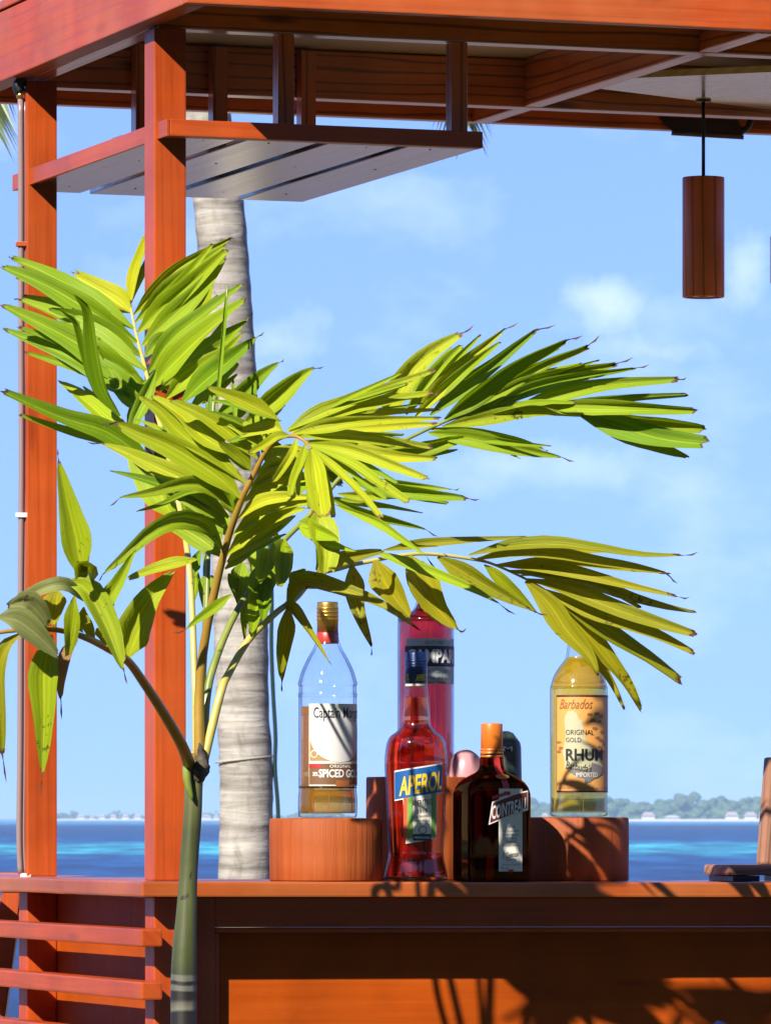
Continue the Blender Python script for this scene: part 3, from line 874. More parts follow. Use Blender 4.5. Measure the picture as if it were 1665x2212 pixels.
bt.text('GOLD', -30, 3, 160, 170, I['black'], 2.1, parent=lb)
bt.text('RHUM', -30, 55, 120, 146, I['black'], 2.1, bold=.03, parent=lb)
bt.text("Barbuda's", -30, 26, 99, 116, I['black'], 2.2, shear=.3, skew=-9, parent=lb)
bt.text('IMPORTED', -8, 40, 85, 95, I['cream'], 2.2, parent=lb)
bt.text('DISTILLED AND BOTTLED IN THE ISLANDS', -50, 88, 59, 63, I['rust'], 1.6, parent=lb)

# --- square dark bottle, front right
u, p = local(1062, .05)
base = Vector((p.x, p.y, ztop(u) + .0006))
kk = base.y / F
sq = empty('liquor_bottle', base, R(15.5))
tag(sq, 'square dark amber bottle with an orange cap and red ribbon label', 'bottle', 'liquor bottles on the bar counter')
def rsq(hw, hd, z, rc, seg=6):
    out = []
    for (sx, sy, a0) in ((1, -1, -90), (1, 1, 0), (-1, 1, 90), (-1, -1, 180)):
        for i in range(seg + 1):
            a = R(a0 + 90 * i / seg)
            out.append(Vector((sx * (hw - rc) + rc * math.cos(a), sy * (hd - rc) + rc * math.sin(a), z)))
    return out
HW = 70.5 * kk
loops = []
for (z, s, rc) in ((0, .93, .20), (3, .985, .20), (10, 1, .20), (60, 1, .20), (178, 1, .20), (190, .995, .22), (203, .96, .3), (213, .89, .4), (222, .78, .55), (229, .64, .75), (235, .50, .95), (241, .415, 1), (250, .375, 1), (262, .362, 1), (274, .355, 1)):
    hw = HW * s
    loops.append(rsq(hw, hw * .98, z * kk, hw * rc * .97))
vs, fs = [], []
ln = len(loops[0])
for lp in loops: vs += lp
for i in range(len(loops) - 1):
    for q in range(ln):
        q2 = (q + 1) % ln
        fs.append((i * ln + q, i * ln + q2, (i + 1) * ln + q2, (i + 1) * ln + q))
fs.append(tuple(range(ln - 1, -1, -1))); fs.append(tuple((len(loops) - 1) * ln + q for q in range(ln)))
from_data('glass', vs, fs, M['amber'], sq)
def sq_lathe(name, prof, mat):
    vs, fs = lathe_data([(r * kk, z * kk) for r, z in prof], 40)
    return from_data(name, vs, fs, mat, sq)
sq_lathe('cap', [(22.5, 287), (23.6, 288), (23.4, 339), (22.6, 341), (6, 342)], M['orangecap'])
for z in (270, 277.5, 284): sq_lathe('cap_ring', [(24, z - 3), (25.2, z - 2), (25.2, z + 2), (24, z + 3)], M['orangecap'])
def flat_poly(name, pts, mat, y, parent=None, thick=.0):
    """on the front face; x from the bottle's middle, z from its base, picture units"""
    return from_data(name, [(x * kk, -HW * .98 - y, z * kk) for x, z in pts], [tuple(range(len(pts)))], mat, parent or sq, False)
def flat_text(txt, x0, x1, z0, z1, mat, y, skew=0, bold=0, shear=0, parent=None):
    vs, fs = text_geo(txt, shear, bold)
    return from_data('lettering', [((x0 + (x1 - x0) * a) * kk, -HW * .98 - y, (z0 + (z1 - z0) * c + skew * (a - .5)) * kk) for a, c in vs], fs, mat, parent or sq, False)
lb = flat_poly('label', [(-1, 22), (53 - 1, 22), (53 - 1, 200), (-1, 200)][0:4], I['cream'], .0004)
lb.data.transform(Matrix.Translation((-4 * kk, 0, 0)))
rb = flat_poly('ribbon', [(-28, 122), (2, 134), (60, 154), (60, 196), (30, 190), (-20, 172)], I['white'], .0009)
flat_poly('ribbon_ground', [(-25.5, 126), (2, 137), (58.5, 157), (58.5, 193), (30, 187), (-18, 169)], I['dred'], .0013, rb)
flat_poly('ribbon_fold', [(-20, 176), (10, 186), (24, 194), (2, 190), (-20, 184)], I['red'], .0011, rb)
flat_text('COINTREAU', -21, 55, 143, 172, I['white'], .0018, skew=19, bold=.02, shear=.1, parent=rb)
for i, (z, a, c) in enumerate(((118, 10, 32), (109, 4, 40), (101, 2, 42), (93, 8, 36), (86, 10, 34), (78, 4, 40))):
    flat_text(('L UNIQUE', 'LES GLACONS', 'SAVEUR ET FRAICHEUR', 'DES ECORCES', 'ORANGES', 'DOUCES ET AMERES')[i], a, c, z - 2, z + 2, I['grey'], .0009, parent=lb)
flat_text('E. Cointreau', 3, 40, 52, 64, I['black'], .0009, skew=5, shear=.5, parent=lb)
flat_text('DISTILLATEUR', 10, 34, 45, 49, I['grey'], .0009, parent=lb)
flat_text('ANGERS FRANCE', 3, 41, 35, 38, I['grey'], .0009, parent=lb)
flat_text('70 cl', -1, 14, 25, 32, I['grey'], .0009, parent=lb)
flat_poly('tab', [(16, 20), (28, 20), (28, 26), (16, 26)], I['red'], .0010, lb)
# neck ribbon with its seal
def neck_pt(a, z):
    zz = z * kk
    for (i, lp) in enumerate(loops[:-1]):
        if lp[0].z <= zz <= loops[i + 1][0].z: break
    z0, z1 = loops[i][0].z, loops[i + 1][0].z
    f = (zz - z0) / max(z1 - z0, 1e-6)
    d0, d1 = -min(v.y for v in loops[i]), -min(v.y for v in loops[i + 1])
    return Vector((a * kk, -(d0 + (d1 - d0) * f) - .0012, zz))
zz = [268, 260, 250, 243, 238, 233, 228, 222, 214, 205, 196, 186]
vs = []
for i, z in enumerate(zz):
    c = 2 + 12 * i / 11
    vs += [neck_pt(c - 7, z), neck_pt(c + 7, z)]
from_data('neck_ribbon', vs, [(2 * i, 2 * i + 1, 2 * i + 3, 2 * i + 2) for i in range(11)], I['red'], sq, True)
c0 = neck_pt(8, 226)
vs = [c0 + Vector((15 * kk * math.cos(a), -.0022 - .0 * a, 5.5 * kk * math.sin(a))) for a in [i * math.pi / 8 for i in range(16)]]
vs = [v + Vector((0, (v.z - c0.z) * 1.2, 0)) for v in vs]
from_data('seal', vs, [tuple(range(16))], plain('gold_seal', (.6, .35, .1), .3, .8), sq, False)

# --- things at the back of the counter
u, p = local(1005, .255)
kb = p.y / F
t = empty('round_jar', (p.x, p.y, ztop(u) + .0006))
tag(t, 'pale pink jar with a rounded lid behind the square dark bottle', 'jar')
vs, fs = lathe_data([(r * kb, z * kb) for r, z in smooth_prof([(30, 0), (36, 6), (40, 60), (40, 190), (40, 205)], 3)], 40)
from_data('jar_body', vs, fs, plain('pink_ceramic', (.55, .24, .24), .4), t)
vs, fs = lathe_data([(r * kb, z * kb) for r, z in smooth_prof([(41, 205), (41, 225), (37, 250), (28, 268), (14, 279), (3, 282)], 4)], 40)
from_data('lid', vs, fs, plain('pale_pink_plastic', (.58, .27, .28), .35), t)
u, p = local(1092, .250)
kb = p.y / F
t = empty('dark_flask', (p.x, p.y, ztop(u) + .0006))
tag(t, 'dark green grey flask with sloping shoulders behind the orange capped bottle', 'flask')
vs, fs = lathe_data([(r * kb, z * kb) for r, z in [(36, 0), (38, 4), (37, 120), (33.5, 288), (31, 298), (16, 318), (6, 322), (1, 322)]], 28)
from_data('flask_body', vs, fs, plain('dark_green_grey', (.035, .055, .05), .4), t)
vv, ff = text_geo('M', 0, .02)
from_data('lettering', [((-6 + 20 * x) * kb, -33.5 * kb - .001, (278 + 11 * y) * kb) for x, y in vv], ff, I['white'], t, False)

# menu stand at the right edge
u, p = local(1640, .13)
km = p.y / F
t = empty('menu_stand', (p.x, p.y, ztop(u) + .0006), TH)
tag(t, 'pale wooden stand with an upright board at the right end of the counter', 'stand')
build('base', box_bm(-100 * km, 130 * km, -.05, .05, .009, 36 * km, .004), M['palewood'], t)
build('foot', box_bm(-90 * km, -28 * km, -.046, .046, 0, .0085, .001), M['black'], t)
build('foot', box_bm(40 * km, 110 * km, -.046, .046, 0, .0085, .001), M['black'], t)
bm = box_bm(-2 * km, 110 * km, -.012, .012, 36.5 * km, 268 * km, .004, 2)
for v in bm.verts:
    f = v.co.z / (268 * km)
    if v.co.x < 50 * km: v.co.x += (f - .14) * 22 * km
build('board', bm, M['palewood'], t)

# blue chair back just showing at the bottom edge
Yc = 7.2
t = empty('chair', at(1560, 2300, Yc) * 1.0)
t.location.z = 0
tag(t, 'dark blue tubular chair, only the top of its back showing at the bottom edge', 'chair')
M['bluechair'] = plain('dark_blue_tube', (.01, .02, .09), .25, .2)
def cpt(x, y, dy=0): return at(x, y, Yc + dy) - t.location
pts = [cpt(1475, 2460), cpt(1482, 2330), cpt(1515, 2256), cpt(1548, 2225), cpt(1560, 2226), cpt(1640, 2270), cpt(1800, 2310), cpt(1830, 2460)]
vs, fs = tube_data(catmull(pts, 42), [.009] * 43, 10)
from_data('backrest', vs, fs, M['bluechair'], t)
zc = cpt(1475, 2460).z
build('seat', box_bm(cpt(1470, 2460).x, cpt(1840, 2460).x, -.42, .02, zc - .19, zc - .16, .006), M['bluechair'], t)
for (px, dy) in ((1475, 0), (1830, 0), (1475, -.40), (1830, -.40)):
    x = cpt(px, 2460).x
    top = zc if dy == 0 else zc - .18
    vs, fs = tube_data([Vector((x, dy, 0)), Vector((x, dy, top))], [.009] * 2, 10)
    from_data('leg', vs, fs, M['bluechair'], t)

# slanted timber support left of the bar
Ys = 9.9
def spt(x, y): return at(x, y, Ys)
t = empty('wooden_trestle', (spt(10, 2212).x, Ys, 0))
tag(t, 'orange timber trestle with slanted legs at the left edge beside the bar', 'trestle')
def slant(p0, p1, wd, dp, name):
    d = (p1 - p0)
    side = Vector((1, 0, 0))
    vs = []
    for p in (p0, p1):
        for (sx, sy) in ((-1, -1), (1, -1), (1, 1), (-1, 1)):
            vs.append(p + side * sx * wd / 2 + Vector((0, sy * dp / 2, 0)) - t.location)
    fs = [(0, 1, 2, 3), (7, 6, 5, 4)] + [(i, (i + 1) % 4, 4 + (i + 1) % 4, 4 + i) for i in range(4)]
    bm = bmesh.new()
    bv = [bm.verts.new(v) for v in vs]
    for f in fs: bm.faces.new([bv[i] for i in f])
    bmesh.ops.recalc_face_normals(bm, faces=bm.faces)
    bmesh.ops.bevel(bm, geom=list(bm.edges), offset=.003, segments=2, affect='EDGES')
    uvl = bm.loops.layers.uv.new('UVMap')
    for f in bm.faces:
        for lo in f.loops: lo[uvl].uv = (lo.vert.co.z, lo.vert.co.x + lo.vert.co.y)
    build(name, bm, M['paint'], t)
pb = spt(-80, 2212); d = spt(27, 1930) - spt(-12, 2212)
p_top = spt(28, 1925)
d.normalize()
s_ = p_top.z / d.z
slant(p_top - d * s_, p_top, .034, .05, 'leg')
mir = Vector((-1, 1, 1))
off = Vector((.62, 0, 0))
q_top = p_top - Vector((.16, 0, 0))
d2 = Vector((-d.x, d.y, d.z))
slant(q_top - d2 * s_, q_top, .034, .05, 'leg')
build('top_bar', box_bm(q_top.x - t.location.x - .06, p_top.x - t.location.x + .03, -.03, .03, p_top.z + .001, p_top.z + .03, .003), M['paint'], t)

# ================================================================== the young palm in front
def leaf_mat(name, c1, c2, spot, tip, trans=0.35, spots=0.5, rough=0.45, tips=.965):
    m, n, l, b = mat_new(name)
    c1, c2, spot, tip = [tuple(v * .80 for v in c) for c in (c1, c2, spot, tip)]
    tc = n.new('ShaderNodeTexCoord'); oi = n.new('ShaderNodeObjectInfo')
    sp = n.new('ShaderNodeSeparateXYZ'); l.new(tc.outputs['UV'], sp.inputs[0])
    # two greens mixed by object and by a soft noise
    n1 = node(n, 'ShaderNodeTexNoise', Scale=9.0, Detail=3.0)
    l.new(tc.outputs['Object'], n1.inputs['Vector'])
    a = node(n, 'ShaderNodeMath', operation='MULTIPLY_ADD'); a.inputs[1].default_value = .8; a.inputs[2].default_value = -.40
    l.new(n1.outputs['Fac'], a.inputs[0])
    a2 = node(n, 'ShaderNodeMath', operation='ADD', use_clamp=True); l.new(a.outputs[0], a2.inputs[0]); l.new(oi.outputs['Random'], a2.inputs[1])
    mx = n.new('ShaderNodeMixRGB'); mx.inputs['Color1'].default_value = (*c1, 1); mx.inputs['Color2'].default_value = (*c2, 1)
    l.new(a2.outputs[0], mx.inputs['Fac'])
    # ribs along the blade
    mp = n.new('ShaderNodeMapping'); mp.inputs['Scale'].default_value = (26, 0.5, 1)
    l.new(tc.outputs['UV'], mp.inputs['Vector'])
    n2 = node(n, 'ShaderNodeTexNoise', Scale=1.0, Detail=3.0, Roughness=.7)
    l.new(mp.outputs[0], n2.inputs['Vector'])
    r2 = ramp(n, [(.3, (.66, .72, .60)), (.7, (1.2, 1.16, 1.12))])
    l.new(n2.outputs['Fac'], r2.inputs['Fac'])
    m2 = n.new('ShaderNodeMixRGB'); m2.blend_type = 'MULTIPLY'; m2.inputs['Fac'].default_value = 1
    l.new(mx.outputs[0], m2.inputs['Color1']); l.new(r2.outputs[0], m2.inputs['Color2'])
    # pale midrib
    ab = node(n, 'ShaderNodeMath', operation='SUBTRACT'); ab.inputs[1].default_value = .5; l.new(sp.outputs['X'], ab.inputs[0])
    ab2 = node(n, 'ShaderNodeMath', operation='ABSOLUTE'); l.new(ab.outputs[0], ab2.inputs[0])
    rm = ramp(n, [(.012, (.55, .55, .55)), (.035, (0, 0, 0))]); l.new(ab2.outputs[0], rm.inputs['Fac'])
    m3 = n.new('ShaderNodeMixRGB'); m3.inputs['Color2'].default_value = (c2[0] * 1.35, c2[1] * 1.2, c2[2] * 1.5, 1)
    l.new(rm.outputs[0], m3.inputs['Fac']); l.new(m2.outputs[0], m3.inputs['Color1'])
    # spots
    n3 = node(n, 'ShaderNodeTexNoise', Scale=150.0, Detail=3.0, Roughness=.65); l.new(tc.outputs['Object'], n3.inputs['Vector'])
    n4 = node(n, 'ShaderNodeTexNoise', Scale=14.0, Detail=2.0); l.new(tc.outputs['Object'], n4.inputs['Vector'])
    mu = node(n, 'ShaderNodeMath', operation='MULTIPLY'); l.new(n3.outputs['Fac'], mu.inputs[0]); l.new(n4.outputs['Fac'], mu.inputs[1])
    r3 = ramp(n, [(.375, (0, 0, 0)), (.42, (spots,) * 3)]); l.new(mu.outputs[0], r3.inputs['Fac'])
    m4 = n.new('ShaderNodeMixRGB'); m4.inputs['Color2'].default_value = (*spot, 1)
    l.new(r3.outputs[0], m4.inputs['Fac']); l.new(m3.outputs[0], m4.inputs['Color1'])
    # withered tip
    ad = node(n, 'ShaderNodeMath', operation='MULTIPLY_ADD'); ad.inputs[1].default_value = .12; l.new(n3.outputs['Fac'], ad.inputs[0]); l.new(sp.outputs['Y'], ad.inputs[2])
    r4 = ramp(n, [(tips, (0, 0, 0)), (tips + .018, (1, 1, 1))])
    sc = node(n, 'ShaderNodeMath', operation='MULTIPLY'); sc.inputs[1].default_value = .965; l.new(ad.outputs[0], sc.inputs[0])
    l.new(sc.outputs[0], r4.inputs['Fac'])
    m5 = n.new('ShaderNodeMixRGB'); m5.inputs['Color2'].default_value = (*tip, 1)
    l.new(r4.outputs[0], m5.inputs['Fac']); l.new(m4.outputs[0], m5.inputs['Color1'])
    l.new(m5.outputs[0], b.inputs['Base Color'])
    b.inputs['Roughness'].default_value = rough
    b.inputs['Specular IOR Level'].default_value = .28
    bp = node(n, 'ShaderNodeBump', Strength=.6, Distance=.003); l.new(n2.outputs['Fac'], bp.inputs['Height']); l.new(bp.outputs[0], b.inputs['Normal'])
    tr = n.new('ShaderNodeBsdfTranslucent')
    hs = node(n, 'ShaderNodeHueSaturation', Saturation=1.1, Value=1.25); l.new(m5.outputs[0], hs.inputs['Color'])
    l.new(hs.outputs[0], tr.inputs['Color'])
    ms = n.new('ShaderNodeMixShader'); ms.inputs[0].default_value = trans
    l.new(b.outputs[0], ms.inputs[1]); l.new(tr.outputs[0], ms.inputs[2]); l.new(ms.outputs[0], n['Material Output'].inputs['Surface'])
    return m
M['lf_green'] = leaf_mat('green_leaf', (.20, .35, .007), (.40, .51, .012), (.10, .09, .01), (.13, .07, .03), .32, .2)
M['lf_yel'] = leaf_mat('yellow_green_leaf', (.38, .47, .008), (.58, .58, .018), (.09, .07, .01), (.22, .12, .05), .30, .6)
M['lf_old'] = leaf_mat('ageing_leaf', (.30, .32, .010), (.48, .42, .016), (.09, .05, .012), (.10, .045, .02), .38, .8, .42, .955)
M['lf_spot'] = leaf_mat('spotted_leaf', (.27, .37, .007), (.44, .49, .013), (.06, .06, .01), (.14, .08, .04), .30, .9)
M['lf_grey'] = leaf_mat('greyish_leaf', (.27, .30, .10), (.36, .36, .12), (.12, .10, .04), (.12, .07, .04), .30, .4)
M['lf_dry'] = leaf_mat('dry_leaf', (.42, .26, .10), (.30, .16, .06), (.10, .05, .02), (.10, .06, .04), .25, .8)

def stem_mat(name, stops, scale=30.0, rough=.4):
    m, n, l, b = mat_new(name)
    stops = [(p, tuple(v * .68 for v in c)) for p, c in stops]
    tc = n.new('ShaderNodeTexCoord')
    n1 = node(n, 'ShaderNodeTexNoise', Scale=scale, Detail=4.0); l.new(tc.outputs['Object'], n1.inputs['Vector'])
    r = ramp(n, stops); l.new(n1.outputs['Fac'], r.inputs['Fac']); l.new(r.outputs[0], b.inputs['Base Color'])
    b.inputs['Roughness'].default_value = rough
    bp = node(n, 'ShaderNodeBump', Strength=.2 if rough < .5 else 1.0, Distance=.002); l.new(n1.outputs['Fac'], bp.inputs['Height']); l.new(bp.outputs[0], b.inputs['Normal'])
    return m
M['st_green'] = stem_mat('green_stalk', [(.3, (.17, .22, .03)), (.7, (.30, .33, .06))])
M['st_yellow'] = stem_mat('yellow_stalk', [(.3, (.50, .42, .06)), (.7, (.62, .52, .14))])
M['st_orange'] = stem_mat('orange_brown_stalk', [(.3, (.34, .18, .02)), (.7, (.42, .25, .03))])

# crops of the reference drawing used while measuring: (x offset, y offset, units per picture unit)
CROP = {1: (0, 499.5, 4.1667), 2: (266.4, 499.5, 3.5714), 3: (133.2, 799.2, 4.1667), 4: (466.2, 765.9, 3.125), 5: (832.5, 666, 2.2727),
        6: (399.6, 1032.3, 4.1667), 7: (632.7, 1098.9, 3.3333), 8: (1032.3, 1132.2, 3.125), 9: (0, 1165.5, 3.8462), 0: (0, 0, 1)}
def cv(c, p):
    ox, oy, s = CROP[c]
    return ox + p[0] / s, oy + p[1] / s

palm_base = at(401, 2000, 7.92); palm_base.z = 0
palm = empty('young_palm', palm_base)
tag(palm, 'young palm with yellow green feather fronds growing in front of the bar', 'palm')

class Frond:
    def __init__(s, rachis, rad, mat, label=None, shift=0.16, far=0.0):
        """rachis: (crop, x, y, distance)"""
        s.px = [(*cv(c, (x, y)), Y + shift * max(0, 1 - max(0, Y - 7.88) / .52) + far * min(1, i / (.55 * len(rachis)))) for i, (c, x, y, Y) in enumerate(rachis)]
        P = catmull([at(*p) - palm_base for p in s.px], 8 * (len(s.px) - 1))
        n = len(P)
        rr = [rad[0] + (rad[1] - rad[0]) * (i / (n - 1)) ** .8 for i in range(n)]
        vs, fs = tube_data(P, rr, 10)
        s.obj = from_data('frond', vs, fs, mat, palm)
        if label: s.obj['label'] = label
        s.fine = catmull([Vector(p) for p in s.px], 40)
    def depth(s, x, y):
        return min(s.fine, key=lambda p: (p.x - x) ** 2 + (p.y - y) ** 2).z

def leaflet(fr, c, pts, w, mat, dt=None, tipw=.22, wither=None, roll=None, fold=.66, pk=.36, db=0.0, bend=0.0, sunny=True):
    rnd = random.Random(int(pts[0][0] * 131 + pts[-1][1] * 17 + c * 7 + w))
    P2 = [cv(c, p) for p in pts]
    w = w * 1.12 / CROP[c][2]
    Yb = fr.depth(*P2[0]) + db
    Yt = Yb + (rnd.uniform(-.05, .05) if dt is None else dt)
    m = len(P2)
    lens = [0]
    for a, b_ in zip(P2, P2[1:]): lens.append(lens[-1] + math.hypot(b_[0] - a[0], b_[1] - a[1]))
    P = [at(x, y, Yb + (Yt - Yb) * (lens[i] / lens[-1]) ** 1.2 - bend * math.sin(math.pi * lens[i] / lens[-1])) for i, (x, y) in enumerate(P2)]
    N = 11
    C = catmull(P, N)
    if roll is None:
        a = rnd.uniform(4, 34)
        t0 = (P[-1] - P[0]).normalized(); vw = (P[0] - Vector((0, 0, ZC))).normalized()
        s0 = t0.cross(vw).normalized(); n0 = s0.cross(t0).normalized()
        g = [(-(n0 * math.cos(R(q)) - s0 * math.sin(R(q)))).dot(SUN) * (-1) for q in (a, -a)]
        g = [abs(x) for x in g]
        best = a if g[0] > g[1] else -a
        roll = best if (sunny or rnd.random() < .3) else -best * 1.05
    k = Yb / F
    cr = math.cos(R(roll)); srl = math.sin(R(roll))
    W = w * k / max(cr, .6)
    vs, fs, uvs = [], [], []
    cols = (-1, -.70, -.36, 0, .36, .70, 1)
    pleat = (0, .16, -.06, .0, -.06, .16, 0)
    seed = rnd.uniform(0, 50)
    frx = [rnd.uniform(-1.0, .5) for _ in cols]
    pkc = rnd.choice((2, 3, 4))
    for q in range(7): frx[q] -= .45 * abs(q - pkc) * (1 - tipw * .6)
    for i in range(N + 1):
        t = i / N
        if t < pk:
            s = .13 + .87 * math.sin(t / pk * math.pi / 2) ** 1.15
        else:
            q = (t - pk) / (1 - pk)
            s = tipw + (1 - tipw) * (1 - q ** 1.35)
        tan = (C[min(i + 1, N)] - C[max(i - 1, 0)]).normalized()
        view = (C[i] - Vector((0, 0, ZC))).normalized()
        side = tan.cross(view).normalized()
        nor = side.cross(tan).normalized()
        ro = R(roll + 16 * math.sin(t * 3 + seed))
        sd = side * math.cos(ro) + nor * math.sin(ro)
        nn = nor * math.cos(ro) - side * math.sin(ro)
        for ci, cu in enumerate(cols):
            wob = 1 + .07 * noise.noise(Vector((t * 6, cu * 2, seed)))
            off = fold * abs(cu) + pleat[ci] * math.sin(math.pi * min(1, t * 1.1))
            v = C[i] + sd * (cu * W * s * wob) - nn * (off * W * s)
            if i == N: v += tan * frx[ci] * W * max(tipw, .28) * .9
            elif i == N - 1: v += tan * frx[ci] * W * tipw * .25
            if 0 < i < N: v += nn * .05 * W * noise.noise(Vector((t * 7, cu, seed + 9)))
            vs.append(v - palm_base)
            uvs.append(((cu + 1) / 2, t * .97))
    nc = len(cols)
    for i in range(N):
        for q in range(nc - 1):
            a = i * nc + q
            fs.append((a, a + 1, a + nc + 1, a + nc))
    if wither:
        x, y = cv(c, wither)
        pt = at(x, y, Yt) - palm_base
        mid = (C[N] - palm_base).lerp(pt, .55) + Vector((0, 0, -.002))
        b0 = N * nc
        i0 = len(vs)
        tan = (pt - mid).normalized(); sd = tan.cross(Vector((0, 1, 0))).normalized()
        hw = max(W * tipw * .35, .0012)
        vs += [mid + sd * hw, mid - sd * hw, pt]
        uvs += [(.3, 1.05), (.7, 1.05), (.5, 1.1)]
        fs += [(b0 + 2, b0 + 3, i0, ), (b0 + 3, b0 + 4, i0 + 1), (b0 + 3, i0 + 1, i0), (i0, i0 + 1, i0 + 2)]
    me = bpy.data.meshes.new('leaflet')
    me.from_pydata([tuple(v) for v in vs], [], fs); me.update()
    uv = me.uv_layers.new(name='UVMap')
    for pl in me.polygons:
        for li in pl.loop_indices: uv.data[li].uv = uvs[me.loops[li].vertex_index]
    return link_mesh('leaflet', me, mat, fr.obj, True)

def leaves(fr, rows, extra=0.0, sunny=True):
    rnd = random.Random(len(rows))
    for c, pts, w, mat, kw in rows:
        kw = {'sunny': sunny, **kw}
        leaflet(fr, c, pts, w, mat, **kw)
        if w / CROP[c][2] > 8 and rnd.random() < extra:          # a slimmer blade tucked in beside it
            a = R(rnd.choice((-1, 1)) * rnd.uniform(4, 9)); f = rnd.uniform(.78, .96)
            b0 = Vector(pts[0])
            q = []
            for p in pts:
                d = (Vector(p) - b0) * f
                q.append((b0.x + d.x * math.cos(a) - d.y * math.sin(a), b0.y + d.x * math.sin(a) + d.y * math.cos(a)))
            k2 = {k: v for k, v in kw.items() if k in ('tipw', 'dt', 'sunny', 'bend')}
            k2['db'] = kw.get('db', 0) + .022
            leaflet(fr, c, q, w * .58, G if mat is not OL else OL, **k2)

# trunk: swelling green shaft, ringed below
tp = [(420, 1622, 22), (420, 1660, 22), (418, 1700, 20), (416, 1760, 20), (410, 1840, 20), (406.5, 1900, 20), (402, 1990, 23.5), (399, 2043, 26.5), (397, 2112, 28.5), (397, 2200, 29), (397, 2320, 30), (396, 2600, 31), (395, 3100, 33), (394, 3740, 37)]
C = catmull([at(x, y, 7.92) - palm_base for x, y, r_ in tp], 90)
rad = [v.x for v in catmull([Vector((r_ * 7.92 / F, 0, 0)) for x, y, r_ in tp], 90)]
rad = [q * (1 + .012 * noise.noise(Vector((i * .5, 0, 0)))) for i, q in enumerate(rad)]
m, n, l, b = mat_new('palm_shaft')
tc = n.new('ShaderNodeTexCoord'); sp = n.new('ShaderNodeSeparateXYZ'); l.new(tc.outputs['Object'], sp.inputs[0])
mr = n.new('ShaderNodeMapRange'); mr.inputs['From Min'].default_value = 0.80; mr.inputs['From Max'].default_value = 1.30
n0 = node(n, 'ShaderNodeTexNoise', Scale=30.0, Detail=3.0); l.new(tc.outputs['Object'], n0.inputs['Vector'])
jz = node(n, 'ShaderNodeMath', operation='MULTIPLY_ADD'); jz.inputs[1].default_value = .008; l.new(n0.outputs['Fac'], jz.inputs[0]); l.new(sp.outputs['Z'], jz.inputs[2])
l.new(jz.outputs[0], mr.inputs['Value'])
zf = lambda py: ((ZC + (HY - py) * 7.92 / F + .004) - .80) / .5
dk, pl_, gr, g2, yl = (.014, .011, .010), (.10, .096, .08), (.042, .049, .013), (.062, .069, .019), (.42, .34, .10)
stops = [(0, dk), (zf(2185), dk), (zf(2183), (.14, .13, .10)), (zf(2168), (.09, .08, .06)), (zf(2160), dk), (zf(2141), dk), (zf(2139), pl_), (zf(2128), pl_), (zf(2126), dk), (zf(2119), dk), (zf(2117), (.095, .097, .075)), (zf(2107), (.095, .097, .075)),
         (zf(2104), (.032, .036, .016)), (zf(2080), gr), (zf(1950), g2), (zf(1800), gr), (zf(1690), (.11, .11, .03)), (1.0, (.15, .125, .04))]
rs = ramp(n, stops); l.new(mr.outputs[0], rs.inputs['Fac'])
n2 = node(n, 'ShaderNodeTexNoise', Scale=26.0, Detail=2.0, Distortion=1.5); l.new(tc.outputs['Object'], n2.inputs['Vector'])
r2 = ramp(n, [(.69, (0, 0, 0)), (.72, (.9, .9, .9))]); l.new(n2.outputs['Fac'], r2.inputs['Fac'])
mx = n.new('ShaderNodeMixRGB'); mx.inputs['Color2'].default_value = (.02, .012, .008, 1); l.new(r2.outputs[0], mx.inputs['Fac']); l.new(rs.outputs[0], mx.inputs['Color1'])
mpv = n.new('ShaderNodeMapping'); mpv.inputs['Scale'].default_value = (120, 120, 5); l.new(tc.outputs['Object'], mpv.inputs['Vector'])
n3 = node(n, 'ShaderNodeTexNoise', Scale=1.0, Detail=4.0); l.new(mpv.outputs[0], n3.inputs['Vector'])
r3 = ramp(n, [(.3, (.75, .76, .7)), (.7, (1.15, 1.15, 1.1))]); l.new(n3.outputs['Fac'], r3.inputs['Fac'])
mm = n.new('ShaderNodeMixRGB'); mm.blend_type = 'MULTIPLY'; mm.inputs['Fac'].default_value = 1; l.new(mx.outputs[0], mm.inputs['Color1']); l.new(r3.outputs[0], mm.inputs['Color2'])
l.new(mm.outputs[0], b.inputs['Base Color']); b.inputs['Roughness'].default_value = .42
bp = node(n, 'ShaderNodeBump', Strength=.25, Distance=.002); l.new(n3.outputs['Fac'], bp.inputs['Height']); l.new(bp.outputs[0], b.inputs['Normal'])
M['shaft'] = m
vs, fs = tube_data(C, rad, 20)
from_data('trunk', vs, fs, M['shaft'], palm)
# old leaf base torn around the top of the shaft
vs, fs = tube_data(catmull([at(x, y, 7.895) - palm_base for x, y in ((428, 1690), (434, 1668), (437, 1650), (434, 1632), (431, 1606))], 14), [.003, .007, .0085, .0095, .0115, .0095, .011, .009, .0095, .007, .0065, .0045, .004, .002, .0008], 11)
vs = [Vector(v) + Vector((noise.noise(Vector(v) * 160), noise.noise(Vector(v) * 160 + Vector((7, 0, 0))), noise.noise(Vector(v) * 160 + Vector((0, 9, 0))))) * .003 for v in vs]
from_data('leaf_scar', vs, fs, stem_mat('dead_sheath', [(.35, (.025, .018, .014)), (.7, (.12, .085, .055))], 60, .9), palm)
vs, fs = tube_data(catmull([at(x, y, 7.90) - palm_base for x, y in ((404, 1640), (403, 1665), (406, 1695), (416, 1730))], 10), [.0045, .005, .0055, .006, .006, .006, .0055, .005, .004, .003, .001], 9)
from_data('leaf_sheath', vs, fs, M['st_green'], palm)

G, YE, OL, SPT, GY, DRY = M['lf_green'], M['lf_yel'], M['lf_old'], M['lf_spot'], M['lf_grey'], M['lf_dry']

